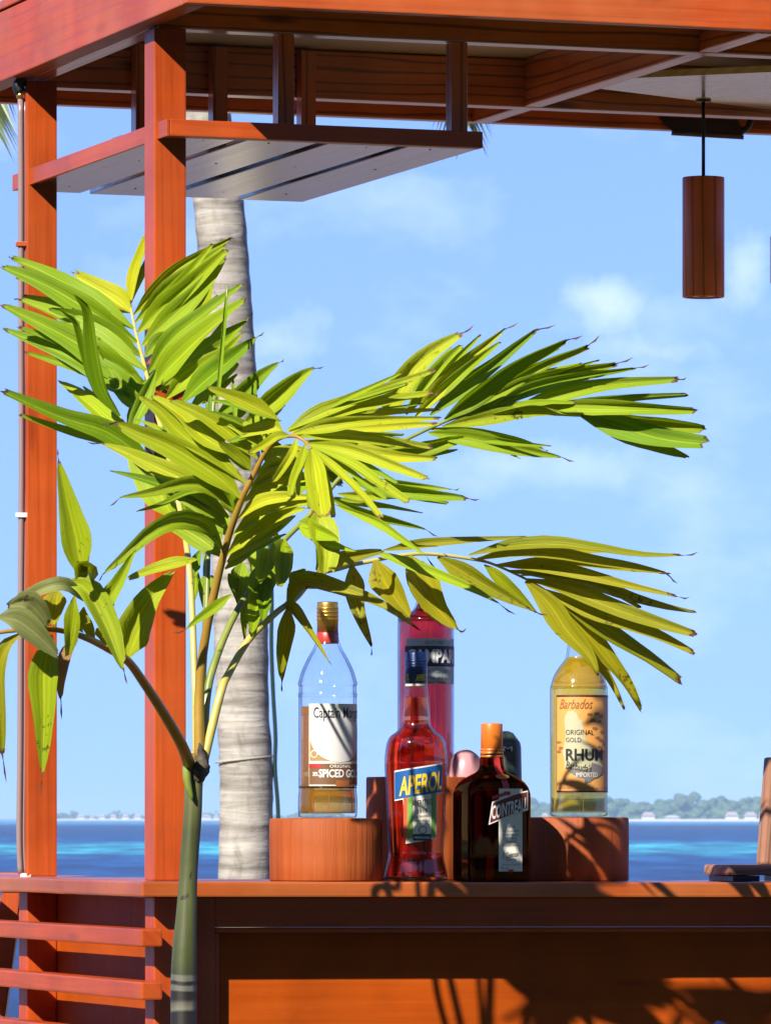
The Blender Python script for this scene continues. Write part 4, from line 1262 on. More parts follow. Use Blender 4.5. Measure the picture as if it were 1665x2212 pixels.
# frond leaning back to the upper left, against the post
f1 = Frond([(0, 424, 1640, 7.77), (0, 421, 1488, 7.80), (0, 410, 1240, 7.86), (0, 385, 1080, 7.95), (0, 352, 940, 8.06), (1, 1400, 1600, 8.12), (1, 1330, 1330, 8.20), (1, 1280, 1130, 8.26), (1, 1245, 1000, 8.30), (1, 1215, 880, 8.33), (1, 1170, 650, 8.38)], (.0052, .0018), M['st_yellow'])
leaves(f1, [
    (1, [(1178, 730), (960, 580), (640, 385)], 98, YE, dict(tipw=.45)),
    (1, [(1205, 880), (860, 640), (520, 430), (95, 235)], 72, G, dict(tipw=.30, wither=(80, 215))),
    (1, [(1235, 1000), (830, 730), (400, 480), (5, 315)], 100, G, dict(tipw=.25)),
    (1, [(1285, 1140), (1000, 930), (700, 770), (430, 690)], 70, G, dict(db=.03)),
    (1, [(1305, 1250), (920, 1010), (560, 790), (155, 605)], 92, G, dict(tipw=.18, wither=(125, 598))),
    (1, [(1315, 1380), (960, 1170), (550, 930), (5, 655)], 118, G, dict(tipw=.22)),
    (1, [(1330, 1500), (1000, 1330), (600, 1120), (10, 870)], 112, G, dict(tipw=.14)),
    (1, [(1080, 1660), (930, 1400), (850, 1000), (800, 700), (655, 555)], 75, G, dict(tipw=.08, dt=-.1, roll=30)),
    (1, [(1290, 1480), (1150, 1300), (1000, 1150), (880, 960)], 85, G, dict(db=.02)),
    (1, [(1340, 1640), (1180, 1500), (1050, 1350), (960, 1200)], 75, G, dict(db=.02)),
    (3, [(900, 930), (450, 580), (0, 430), (-555, 185)], 90, G, dict(tipw=.3, dt=-.1)),
    (3, [(740, 790), (450, 500), (180, 250), (-30, 90)], 80, G, dict(tipw=.12, dt=.12, db=.06)),
    (3, [(850, 0), (740, 260), (640, 520), (720, 780)], 60, G, dict(db=-.05, roll=20)),
    (2, [(55, 570), (95, 350), (160, 130), (195, 0)], 48, YE, dict(dt=.26, tipw=.3)),
    (2, [(80, 640), (200, 490), (380, 300), (600, 165), (835, 45)], 42, G, dict(wither=(855, 45), dt=-.03, roll=-30)),
    (2, [(95, 700), (330, 450), (560, 280), (805, 100)], 58, G, dict(dt=-.05)),
    (2, [(115, 780), (330, 570), (560, 370), (815, 130)], 74, G, dict(dt=-.08, tipw=.28)),
    (2, [(150, 880), (380, 660), (590, 450), (800, 190)], 76, G, dict(dt=-.04)),
    (2, [(250, 820), (450, 660), (590, 560), (680, 350)], 85, SPT, dict(db=.05, dt=.1, roll=40)),
    (2, [(170, 970), (260, 870), (340, 820), (430, 800)], 60, G, dict(tipw=.4)),
    (2, [(195, 1090), (360, 850), (600, 650), (925, 405)], 66, G, dict(wither=(945, 400), dt=-.05)),
    (2, [(225, 1200), (420, 990), (660, 760), (965, 520)], 88, G, dict(dt=-.08, tipw=.25)),
    (2, [(280, 1230), (520, 1030), (760, 880), (975, 650)], 66, G, dict(db=.04, dt=.08, tipw=.1, wither=(1000, 615))),
    (2, [(330, 1290), (480, 1130), (700, 980), (860, 880)], 64, G, dict(db=.02)),
    (2, [(450, 1330), (640, 1150), (850, 970), (1035, 810)], 78, G, dict(wither=(1090, 770), dt=-.06, tipw=.16)),
    (2, [(520, 1360), (700, 1210), (800, 1120), (900, 1010)], 60, G, dict(db=.03)),
    (2, [(720, 1427), (900, 1270), (1060, 1120), (1215, 1005)], 66, G, dict(wither=(1237, 983), tipw=.15, dt=-.05)),
    (2, [(930, 1500), (1150, 1300), (1330, 1150), (1478, 1050)], 80, G, dict(wither=(1550, 1040), tipw=.14, dt=-.05)),
    (2, [(700, 1600), (690, 1440), (680, 1340), (670, 1250)], 34, G, dict(tipw=.1)),
    (2, [(870, 1500), (860, 1350), (850, 1220), (845, 1115)], 20, G, dict(tipw=.1)),
    (2, [(960, 1500), (1000, 1370), (1020, 1280), (1027, 1195)], 16, G, dict(tipw=.05)),
], 0.75, True)
# unopened spear leaf
sp_ = Frond([(0, 432, 1600, 7.78), (0, 445, 1350, 7.80), (2, 690, 1427, 7.86), (2, 725, 1300, 7.88), (2, 745, 1050, 7.92), (2, 780, 650, 7.96), (2, 805, 420, 7.98)], (.004, .0014), M['st_green'], 'thin unopened spear leaf')
leaflet(sp_, 2, [(724, 1400), (745, 1050), (780, 650), (803, 440)], 17, G, fold=.9, tipw=.5, roll=0, dt=0.1, db=-.012)

# frond reaching towards the viewer with an orange brown stalk
f2 = Frond([(0, 431, 1640, 7.75), (6, 130, 1900, 7.73), (6, 180, 1450, 7.70), (6, 250, 1100, 7.66), (6, 320, 800, 7.62), (6, 410, 470, 7.57), (6, 520, 170, 7.52), (6, 600, 5, 7.49), (4, 340, 650, 7.47), (4, 430, 565, 7.45), (4, 530, 550, 7.43), (4, 600, 585, 7.42), (4, 645, 635, 7.41)], (.0075, .0016), M['st_orange'], 'orange brown stalk', .16, .14)
leaves(f2, [
    (3, [(1650, 1020), (1350, 770), (1050, 560), (870, 360), (660, 215)], 82, SPT, dict(tipw=.1)),
    (3, [(1600, 1150), (1400, 960), (1000, 700), (700, 570), (480, 475)], 105, SPT, dict(wither=(360, 484), tipw=.3)),
    (3, [(1540, 1265), (1350, 1060), (1120, 1020), (800, 1110), (510, 1150)], 62, SPT, dict(wither=(430, 1227), tipw=.15, dt=-.08)),
    (3, [(1500, 1330), (1180, 1040), (900, 900), (620, 770), (340, 650)], 88, SPT, dict(wither=(225, 647), tipw=.12, db=.03)),
    (3, [(1490, 1440), (1300, 1260), (1100, 1130), (900, 1060)], 95, SPT, dict(db=.03)),
    (3, [(1440, 1610), (1300, 1410), (1050, 1350), (800, 1460), (560, 1680), (366, 1840)], 78, SPT, dict(tipw=.12, wither=(330, 1900), dt=-.1, bend=.05)),
    (3, [(1430, 1680), (1300, 1560), (1120, 1450), (950, 1400)], 88, SPT, dict(db=.02)),
    (3, [(1700, 900), (1560, 780), (1400, 650)], 75, SPT, {}),
    (3, [(1600, 780), (1270, 600), (1060, 400), (790, 228)], 70, YE, dict(tipw=.3)),
    (3, [(1760, 800), (1500, 560), (1250, 400), (965, 272)], 66, YE, dict(tipw=.3)),
    (3, [(1850, 740), (1665, 560), (1450, 460), (1180, 405)], 64, YE, dict(tipw=.15)),
    (2, [(1190, 1450), (1000, 1350), (820, 1270), (640, 1205)], 55, YE, dict(tipw=.2)),
    (4, [(455, 525), (380, 490), (200, 530), (30, 575)], 40, YE, dict(tipw=.6)),
    (4, [(500, 545), (420, 555), (330, 610), (215, 672)], 30, YE, dict(tipw=.5)),
    (4, [(545, 565), (520, 660), (440, 780), (375, 862)], 26, YE, dict(tipw=.7, dt=-.1)),
    (4, [(605, 600), (580, 720), (530, 850), (508, 965)], 30, YE, dict(tipw=.7, dt=-.1)),
    (4, [(640, 640), (665, 760), (690, 900), (725, 1115)], 66, YE, dict(tipw=.9, dt=-.12, pk=.55, roll=10)),
    (4, [(660, 650), (730, 800), (770, 950), (800, 1105)], 22, YE, dict(tipw=.7, dt=-.1)),
    (4, [(650, 630), (800, 770), (960, 930), (1112, 1115)], 27, YE, dict(tipw=.8, dt=-.12)),
    (4, [(640, 620), (900, 740), (1100, 870), (1312, 1005)], 32, YE, dict(tipw=.6, dt=-.1)),
    (4, [(620, 600), (900, 640), (1200, 750), (1440, 845)], 42, YE, dict(tipw=.4, dt=-.08)),
    (4, [(600, 585), (900, 640), (1200, 685), (1500, 702)], 50, YE, dict(tipw=.25, db=.03)),
    (4, [(560, 560), (800, 570), (1100, 590), (1470, 632)], 48, YE, dict(tipw=.3)),
    (4, [(540, 545), (800, 505), (1100, 490), (1510, 470)], 44, YE, dict(tipw=.25, db=.02)),
    (4, [(520, 535), (750, 475), (1000, 445), (1525, 428)], 46, YE, dict(tipw=.2)),
    (4, [(510, 525), (760, 450), (1000, 400), (1525, 372)], 38, YE, dict(tipw=.2, db=.04)),
    (4, [(495, 520), (800, 400), (1150, 325), (1455, 262)], 52, YE, dict(tipw=.3, wither=(1510, 258))),
    (4, [(480, 515), (700, 390), (1000, 280), (1485, 105)], 42, YE, dict(tipw=.3)),
    (4, [(315, 700), (400, 670), (520, 640), (650, 655)], 34, YE, dict(db=.03)),
    (4, [(280, 800), (420, 730), (600, 690), (850, 725)], 42, YE, dict(db=.04)),
    (4, [(240, 890), (400, 800), (600, 745), (820, 795)], 46, YE, dict(db=.05)),
    (4, [(195, 990), (350, 890), (560, 830), (700, 830)], 50, YE, dict(db=.05)),
    (4, [(155, 1110), (300, 1005), (480, 965), (665, 965)], 44, YE, dict(dt=-.05)),
    (4, [(120, 1220), (300, 1080), (500, 1020), (700, 1005)], 48, YE, dict(db=.02)),
    (6, [(385, 690), (600, 490), (850, 340), (1100, 275)], 66, YE, dict(db=.03)),
    (6, [(380, 760), (560, 610), (800, 470), (1000, 335)], 56, YE, dict(db=.04)),
    (6, [(360, 820), (520, 710), (700, 580), (880, 430)], 50, G, dict(db=.05)),
], 0.7, True)

# frond to the right, upper
f3 = Frond([(0, 437, 1640, 7.76), (6, 200, 1942, 7.77), (6, 290, 1600, 7.78), (6, 440, 1250, 7.80), (6, 640, 920, 7.82), (6, 860, 600, 7.84), (6, 1140, 310, 7.86), (4, 870, 800, 7.87), (4, 1100, 665, 7.88), (4, 1480, 480, 7.90), (5, 400, 522, 7.92), (5, 680, 483, 7.95), (5, 960, 468, 7.98)], (.0062, .0014), M['st_green'], None, .16, .10)
leaves(f3, [
    (5, [(-20, 560), (60, 390), (200, 235), (385, 118)], 55, YE, dict(tipw=.25, wither=(435, 78))),
    (5, [(100, 520), (200, 370), (300, 260), (375, 180)], 36, G, dict(tipw=.3, db=.01)),
    (5, [(150, 530), (260, 390), (400, 245), (590, 95)], 38, YE, dict(tipw=.2, wither=(655, 67))),
    (5, [(140, 535), (290, 385), (440, 260), (570, 160)], 26, G, dict(tipw=.2)),
    (5, [(220, 525), (380, 375), (540, 255), (745, 100)], 42, G, dict(tipw=.22, wither=(840, 78))),
    (5, [(290, 545), (450, 405), (640, 265), (895, 150)], 48, G, dict(tipw=.25, wither=(970, 132))),
    (5, [(370, 540), (550, 405), (760, 275), (1000, 180)], 33, G, dict(tipw=.4, wither=(1053, 127))),
    (5, [(420, 518), (640, 395), (860, 322), (1140, 268)], 40, G, dict(tipw=.3, wither=(1217, 238))),
    (5, [(520, 495), (700, 395), (950, 332), (1230, 290)], 28, G, dict(tipw=.2, wither=(1297, 274))),
    (5, [(640, 483), (850, 425), (1100, 375), (1445, 348)], 36, G, dict(tipw=.35, wither=(1478, 337))),
    (5, [(760, 480), (1000, 480), (1250, 485), (1530, 497)], 34, G, dict(tipw=.45)),
    (5, [(900, 500), (1150, 535), (1380, 562), (1570, 592)], 42, G, dict(tipw=.4)),
    (5, [(930, 505), (1150, 580), (1350, 640), (1580, 668)], 52, G, dict(tipw=.6)),
    (5, [(940, 510), (1180, 600), (1380, 675), (1490, 725)], 38, G, dict(tipw=.3)),
    (5, [(280, 580), (500, 540), (750, 510), (980, 528)], 34, SPT, dict(tipw=.3)),
    (5, [(220, 590), (450, 608), (650, 645), (780, 692)], 30, G, dict(tipw=.15, wither=(800, 694))),
    (5, [(210, 610), (420, 640), (640, 690), (870, 730)], 40, G, dict(tipw=.12, wither=(930, 751))),
    (5, [(0, 700), (140, 685), (280, 660), (400, 630)], 36, G, {}),
    (4, [(880, 830), (1150, 890), (1400, 935), (1700, 970)], 50, G, dict(tipw=.3, wither=(1784, 975))),
    (4, [(860, 840), (1150, 860), (1400, 890), (1600, 912)], 28, G, dict(tipw=.1, wither=(1645, 900))),
    (4, [(820, 940), (1000, 955), (1200, 950), (1350, 965)], 34, YE, dict(tipw=.5)),
    (4, [(760, 960), (1000, 1050), (1200, 1110), (1420, 1180)], 38, G, dict(tipw=.15, wither=(1505, 1230))),
    (7, [(300, -30), (600, 90), (800, 230), (960, 340)], 32, G, dict(tipw=.12, wither=(1025, 425), dt=-.12)),
    (6, [(1020, 400), (1150, 460), (1280, 510), (1390, 560)], 80, G, dict(tipw=.2, dt=-.08)),
    (7, [(20, 120), (180, 200), (300, 255), (460, 308)], 32, G, dict(tipw=.15, dt=-.08)),
    (6, [(1200, 290), (1225, 480), (1260, 680), (1250, 900)], 125, SPT, dict(tipw=.5, dt=-.05, db=-.02, roll=5)),
    (6, [(890, 560), (850, 700), (860, 850), (840, 990)], 100, SPT, dict(tipw=.3, roll=5, db=-.03, dt=-.14)),
    (6, [(730, 790), (690, 950), (650, 1150), (600, 1420)], 112, G, dict(tipw=.2, roll=5, db=-.03, dt=-.14)),
    (6, [(590, 630), (600, 740), (605, 900)], 48, G, dict(tipw=.1)),
    (6, [(520, 760), (490, 950), (490, 1180)], 80, G, dict(tipw=.2, roll=-8)),
    (6, [(390, 860), (430, 1000), (490, 1180)], 52, G, dict(tipw=.2)),
    (6, [(560, 1060), (530, 1250), (535, 1470)], 32, G, dict(tipw=.2)),
    (6, [(720, 620), (690, 800), (660, 960)], 90, G, dict(tipw=.3, roll=5, db=-.03, dt=-.14)),
    (6, [(850, 610), (825, 540), (800, 470)], 34, YE, dict(tipw=.3)),
    (6, [(940, 960), (960, 870), (1030, 850), (1115, 840)], 50, OL, dict(tipw=.7)),
    (6, [(660, 880), (700, 1000), (720, 1150), (700, 1300)], 85, G, dict(db=-.02, dt=-.14, roll=5)),
    (6, [(600, 960), (580, 1060), (570, 1180), (560, 1330)], 70, G, dict(db=.02, tipw=.2)),
    (6, [(800, 660), (770, 800), (760, 950)], 70, SPT, dict(db=.02, tipw=.3)),
], 0.55, False)

# frond to the right, lower and older
f4 = Frond([(0, 440, 1645, 7.75), (6, 320, 1942, 7.73), (6, 400, 1750, 7.72), (6, 580, 1450, 7.71), (6, 820, 1215, 7.70), (6, 1000, 1080, 7.70), (6, 1180, 880, 7.70), (7, 340, 430, 7.71), (7, 500, 390, 7.72), (7, 900, 325, 7.75), (7, 1300, 365, 7.78), (8, 150, 290, 7.80), (8, 430, 430, 7.82), (8, 650, 590, 7.84)], (.0062, .0013), M['st_yellow'], None, .16, .25)
leaves(f4, [
    (7, [(160, 480), (300, 380), (480, 330), (650, 300)], 48, OL, dict(tipw=.3)),
    (7, [(-40, 740), (20, 550), (150, 520), (400, 600), (650, 700), (920, 885)], 58, OL, dict(tipw=.12, dt=-.1)),
    (6, [(900, 1120), (980, 1180), (1110, 1370), (1320, 1690)], 48, OL, dict(tipw=.05, dt=-.08)),
    (6, [(930, 1160), (890, 1350), (870, 1600), (868, 1850)], 78, OL, dict(tipw=.12, wither=(872, 1930), roll=10)),
    (7, [(420, 400), (430, 560), (470, 740), (575, 1010)], 66, OL, dict(tipw=.12, wither=(560, 1060), roll=15)),
    (7, [(590, 370), (650, 510), (740, 650), (860, 815)], 92, OL, dict(tipw=.15, roll=10)),
    (7, [(830, 340), (920, 520), (1030, 700), (1200, 890)], 104, OL, dict(tipw=.12, wither=(1250, 860), roll=10)),
    (7, [(560, 300), (800, 390), (1050, 480), (1300, 580), (1480, 680)], 40, G, dict(tipw=.15, wither=(1610, 765), dt=-.12)),
    (7, [(1040, 350), (1230, 460), (1450, 590), (1720, 735)], 66, OL, dict(tipw=.12, wither=(1840, 765), roll=10)),
    (8, [(40, 275), (130, 360), (260, 470), (395, 605)], 38, YE, dict(tipw=.2)),
    (7, [(650, 300), (900, 258), (1250, 232), (1680, 206)], 32, OL, dict(tipw=.25, wither=(1790, 190), db=.02)),
    (8, [(-60, 210), (200, 150), (500, 135), (800, 172), (1100, 215), (1390, 212)], 38, OL, dict(tipw=.22, wither=(1490, 185))),
    (8, [(-20, 240), (250, 200), (500, 210), (800, 262), (1050, 295), (1280, 338)], 46, OL, dict(tipw=.2, wither=(1350, 402))),
    (8, [(120, 275), (450, 285), (700, 335), (1000, 415), (1350, 490)], 42, OL, dict(tipw=.2, wither=(1430, 495))),
    (8, [(200, 315), (500, 345), (750, 395), (1000, 490), (1250, 560), (1480, 600)], 42, OL, dict(tipw=.2)),
    (8, [(280, 350), (600, 350), (850, 425), (1100, 570)], 30, OL, dict(tipw=.3)),
    (8, [(330, 375), (600, 450), (900, 565), (1200, 665), (1490, 752)], 52, OL, dict(tipw=.35)),
    (8, [(440, 440), (700, 555), (950, 645), (1200, 745), (1470, 880)], 52, OL, dict(tipw=.3)),
    (8, [(540, 515), (750, 655), (950, 800), (1150, 925), (1375, 1085)], 58, OL, dict(tipw=.5)),
    (8, [(570, 550), (710, 720), (860, 905), (1000, 1085), (1105, 1270)], 58, OL, dict(tipw=.25)),
    (8, [(320, 385), (480, 540), (600, 720), (740, 880), (820, 1045)], 72, OL, dict(tipw=.08)),
    (6, [(600, 1440), (640, 1330), (690, 1230)], 40, G, dict(tipw=.2)),
], 0.5, True)

# old frond drooping to the left
f5 = Frond([(0, 408, 1650, 7.74), (9, 1500, 1690, 7.72), (9, 1350, 1430, 7.70), (9, 1200, 1200, 7.69), (9, 1060, 1010, 7.68), (9, 900, 910, 7.67), (9, 700, 812, 7.66), (9, 480, 752, 7.65), (9, 250, 748, 7.64), (9, 0, 772, 7.63), (9, -220, 830, 7.62)], (.0085, .0020), M['st_orange'], 'drooping stalk of an old leaf', .16, -.36)
leaves(f5, [
    (9, [(1055, 990), (1080, 800), (1220, 520), (1460, 250)], 134, SPT, dict(tipw=.15, roll=8)),
    (9, [(560, 350), (720, 420), (880, 720), (960, 920), (1030, 1090)], 99, SPT, dict(tipw=.2, wither=(1058, 1205), roll=10, db=-.02)),
    (9, [(925, 650), (905, 520), (1000, 330), (1130, 70)], 69, G, dict(tipw=.1)),
    (9, [(690, 330), (640, 20), (560, -300), (482, -690)], 112, SPT, dict(tipw=.08, wither=(480, -760), roll=10)),
    (9, [(770, 370), (775, 230), (690, 185), (645, 215), (650, 340)], 58, OL, dict(tipw=.8, roll=40, bend=.04)),
    (9, [(700, 510), (560, 390), (400, 400), (200, 490), (60, 560)], 58, GY, dict(tipw=.4, bend=.05)),
    (9, [(80, 550), (220, 530), (330, 620), (405, 740)], 106, GY, dict(tipw=.15, db=-.04, roll=12)),
    (9, [(-20, 650), (150, 680), (350, 830), (500, 990)], 99, GY, dict(tipw=.15, db=-.05, roll=12)),
    (9, [(620, 470), (610, 650), (590, 800), (562, 975)], 65, SPT, dict(tipw=.35, db=-.03)),
    (9, [(480, 420), (470, 550), (450, 740)], 78, OL, dict(tipw=.3)),
    (9, [(420, 790), (370, 1100), (370, 1500), (350, 1960)], 112, SPT, dict(tipw=.14, wither=(340, 2140), roll=6)),
    (9, [(650, 830), (580, 960), (520, 1150), (505, 1330)], 58, DRY, dict(tipw=.2, wither=(512, 1500))),
    (9, [(180, 780), (50, 900), (-10, 1100), (10, 1500), (22, 1800)], 56, OL, dict(tipw=.3, wither=(55, 2030))),
    (9, [(700, 560), (730, 680), (770, 825)], 52, OL, dict(tipw=.3)),
    (9, [(640, 745), (700, 690), (760, 690)], 58, OL, dict(tipw=.4)),
    (9, [(800, 740), (850, 800), (905, 895)], 40, OL, dict(tipw=.3)),
    (9, [(1640, 165), (1450, 215), (1250, 265), (1060, 330)], 52, SPT, dict(tipw=.3, db=-.03)),
    (6, [(420, 1050), (300, 1150), (130, 1270), (0, 1375)], 40, G, dict(tipw=.1, wither=(-110, 1390), db=.06)),
    (9, [(880, 560), (880, 480), (930, 380)], 38, OL, dict(tipw=.2, db=-.01)),
], 0, True)

# frond at the back of the crown
f6 = Frond([(0, 428, 1640, 7.79), (6, 160, 1700, 7.82), (6, 180, 1250, 7.72), (6, 180, 900, 7.73), (3, 1250, 1500, 7.80), (3, 1000, 1000, 7.93), (3, 760, 700, 7.93)], (.0048, .0015), M['st_green'], None, .16, .23)
leaves(f6, [
    (3, [(1020, 1340), (880, 1110), (740, 890), (600, 600)], 120, G, dict(tipw=.3)),
    (3, [(1180, 1300), (1080, 1160), (950, 990), (800, 780)], 100, G, {}),
    (3, [(1500, 1500), (1440, 1350), (1350, 1150)], 75, G, {}),
    (3, [(1560, 1270), (1500, 1060), (1400, 900)], 75, G, {}),
    (6, [(250, 880), (200, 1000), (200, 1240)], 58, G, dict(tipw=.2, db=-.03, dt=.0)),
    (6, [(90, 800), (95, 980), (65, 1140)], 55, G, dict(tipw=.2, db=-.03, dt=.0)),
    (6, [(60, 860), (90, 760), (150, 640)], 50, G, dict(db=-.03, dt=.0)),
    (6, [(430, 320), (410, 160), (430, 0)], 70, G, {}),
    (4, [(380, 950), (520, 900), (700, 830)], 70, G, {}),
    (4, [(560, 700), (700, 780), (850, 900)], 80, G, {}),
    (4, [(300, 560), (420, 700), (520, 850)], 70, G, {}),
    (3, [(1300, 1330), (1200, 1180), (1130, 960)], 70, G, {}),
    (3, [(940, 560), (980, 500), (1030, 440)], 55, YE, {}),
    (6, [(330, 560), (300, 420), (260, 300)], 50, G, {}),
    (3, [(800, 850), (740, 760), (660, 650)], 40, G, dict(tipw=.2)),
    (3, [(1100, 1000), (980, 850), (900, 700), (800, 560)], 80, G, dict(tipw=.2)),
    (3, [(1050, 760), (960, 640), (880, 520)], 70, G, dict(tipw=.3)),
    (3, [(960, 1150), (860, 1000), (760, 860), (640, 740)], 80, G, dict(tipw=.2)),
    (4, [(100, 700), (250, 560), (380, 420), (470, 340)], 70, G, dict(tipw=.2)),
    (4, [(60, 480), (150, 360), (230, 260)], 60, G, dict(tipw=.2)),
    (4, [(200, 640), (330, 520), (450, 440)], 70, G, dict(tipw=.3)),
    (6, [(500, 620), (620, 480), (760, 380)], 70, G, dict(tipw=.2)),
    (4, [(600, 740), (760, 700), (930, 700)], 60, G, dict(tipw=.3)),
], 0.5, True)

# ================================================================== coconut palm behind the bar
YC = 24.0
cbase = at(526, 2350, YC); cbase.z = 0
coco = empty('coconut_palm', cbase)
tag(coco, 'tall coconut palm with a pale ringed trunk rising behind the bar', 'palm')
tp = [(395, -420, 44), (412, -150, 47), (430, 60, 49), (446, 240, 51), (471, 430, 55), (485, 600, 55), (497, 800, 56), (508, 1030, 57), (518, 1300, 59), (524, 1530, 57), (532, 1675, 58.5), (529, 1892, 57), (526, 2100, 58), (524, 2412, 66)]
tp = [(x, y, r_) for x, y, r_ in tp]
NT = 170
C = catmull([at(x, y, YC) - cbase for x, y, r_ in tp], NT)
C[-1].z = 0
rad = [v.x * YC / F for v in catmull([Vector((r_, 0, 0)) for x, y, r_ in tp], NT)]
seg = 24
vs, fs = tube_data(C, rad, seg)
ring = 0.0
out = []
for i in range(NT + 1):
    for q in range(seg):
        v = Vector(vs[i * seg + q]); d = v - C[i]
        a = q / seg * 6.283
        z = v.z
        s = 1 + .014 * math.sin(z * 46 + 9 * noise.noise(Vector((z * 1.5, 0, 0))) + .9 * math.sin(a + z)) + .03 * noise.noise(Vector((math.cos(a), math.sin(a), z * 2.5)))
        out.append(C[i] + d * s)
m, n, l, b = mat_new('coconut_bark')
tc = n.new('ShaderNodeTexCoord')
mp = n.new('ShaderNodeMapping'); mp.inputs['Scale'].default_value = (2.2, 2.2, 19); l.new(tc.outputs['Object'], mp.inputs['Vector'])
n1 = node(n, 'ShaderNodeTexNoise', Scale=1.3, Detail=5.0, Roughness=.6, Distortion=.6); l.new(mp.outputs[0], n1.inputs['Vector'])
r1 = ramp(n, [(.25, (.16, .14, .115)), (.45, (.24, .22, .185)), (.62, (.31, .285, .245)), (.8, (.38, .355, .31))]); l.new(n1.outputs['Fac'], r1.inputs['Fac'])
mp2 = n.new('ShaderNodeMapping'); mp2.inputs['Scale'].default_value = (9, 9, 4); l.new(tc.outputs['Object'], mp2.inputs['Vector'])
n2 = node(n, 'ShaderNodeTexNoise', Scale=1.2, Detail=7.0, Roughness=.72, Distortion=.8); l.new(mp2.outputs[0], n2.inputs['Vector'])
r2 = ramp(n, [(.30, (.45, .44, .42)), (.48, (.92, .91, .90)), (.7, (1.12, 1.12, 1.1))]); l.new(n2.outputs['Fac'], r2.inputs['Fac'])
r1_dummy = None
wv = node(n, 'ShaderNodeTexWave', Scale=1.9, Distortion=2.2, Detail=3.0); wv.bands_direction = 'Z'; wv.inputs['Detail Scale'].default_value = 1.4
l.new(tc.outputs['Object'], wv.inputs['Vector'])
rwv = ramp(n, [(.0, (.62, .60, .58)), (.10, (1, 1, 1)), (.86, (1, 1, 1)), (1.0, (1.22, 1.21, 1.18))]); l.new(wv.outputs['Fac'], rwv.inputs['Fac'])
mm0 = n.new('ShaderNodeMixRGB'); mm0.blend_type = 'MULTIPLY'; mm0.inputs['Fac'].default_value = .8; l.new(r1.outputs[0], mm0.inputs['Color1']); l.new(rwv.outputs[0], mm0.inputs['Color2'])
r1 = mm0
mm = n.new('ShaderNodeMixRGB'); mm.blend_type = 'MULTIPLY'; mm.inputs['Fac'].default_value = 1; l.new(r1.outputs[0], mm.inputs['Color1']); l.new(r2.outputs[0], mm.inputs['Color2'])
l.new(mm.outputs[0], b.inputs['Base Color']); b.inputs['Roughness'].default_value = .85
bp = node(n, 'ShaderNodeBump', Strength=.6, Distance=.02); l.new(n1.outputs['Fac'], bp.inputs['Height']); l.new(bp.outputs[0], b.inputs['Normal'])
M['bark'] = m
from_data('trunk', out, fs, M['bark'], coco)
M['coco_leaf'] = plain('coconut_leaf', (.10, .14, .02), .45)
def coco_frond(pts, dY):
    P = catmull([at(x, y, YC + dY * i / (len(pts) - 1)) - cbase for i, (x, y) in enumerate(pts)], 44)
    vs, fs = tube_data(P, [.035 * (1 - i / 46) + .004 for i in range(45)], 6)
    o = from_data('frond', vs, fs, M['coco_leaf'], coco)
    vv, ff = [], []
    for i in range(4, 45):
        t = (P[min(i + 1, 44)] - P[i - 1]).normalized()
        L = .33 * math.sin(math.pi * min(1, .15 + .8 * i / 44)) + .10
        sd = t.cross(Vector((0, 1, 0))).normalized()
        for sgn in (-1, 1):
            d = (t * .55 + sd * sgn * .55 + Vector((0, random.uniform(-.5, .5), -.55))).normalized()
            wd = t * .016
            a = len(vv)
            p0 = P[i]; p1 = p0 + d * L * .5; p2 = p0 + d * L + Vector((0, 0, -.16 * L))
            vv += [p0 - wd, p0 + wd, p1 + wd * 1.1, p1 - wd * 1.1, p2]
            ff += [(a, a + 1, a + 2, a + 3), (a + 3, a + 2, a + 4)]
    lo = from_data('leaflets', vv, ff, M['coco_leaf'], o, False)
    lo['kind'] = 'stuff'
for pts, dY in (([(392, -420), (250, -560), (60, -300), (-35, 60), (-12, 270)], -.4), ([(392, -420), (560, -640), (820, -420), (965, 30), (1010, 262)], .3),
                ([(392, -420), (200, -700), (-100, -640), (-350, -300)], .8), ([(392, -420), (480, -820), (760, -900), (1100, -700)], 1.0),
                ([(392, -420), (330, -800), (180, -1050), (-80, -1100)], -1.0), ([(392, -420), (420, -860), (460, -1150), (600, -1300)], .4),
                ([(392, -420), (520, -560), (700, -300), (800, -60)], -1.6), ([(392, -420), (300, -520), (200, -260), (150, -20)], 1.6),
                ([(392, -420), (120, -480), (-120, -250), (-200, 150)], 1.2), ([(392, -420), (640, -700), (1000, -620), (1250, -250)], -.8)):
    coco_frond(pts, dY)

# green cable hung beside the coconut trunk, with its tie
t = empty('green_cable', at(590, 1900, YC - .3)); t.location.z = 0
tag(t, 'dark green cable hanging down the right side of the coconut trunk', 'cable')
pts = [at(x, y, YC - .02) - t.location for x, y in ((575, 1080), (583, 1180), (587, 1290), (586, 1390), (590, 1500), (595, 1590), (594, 1660), (600, 1740), (601, 1800), (603, 1950), (604, 2300))]
vs, fs = tube_data(catmull(pts, 60), [.0085] * 61, 8)
from_data('cable', vs, fs, M['cable'], t)
tie = []
for i in range(25):
    a = math.pi * 2 * i / 24
    c = at(527, 1641, YC)
    tie.append(c + Vector((math.cos(a) * 61 * YC / F, math.sin(a) * 61 * YC / F, .012 * math.cos(a))) - t.location)
vs, fs = tube_data(tie, [.004] * 25, 6)
from_data('tie', vs, fs, plain('pale_twine', (.45, .42, .32), .7), t)

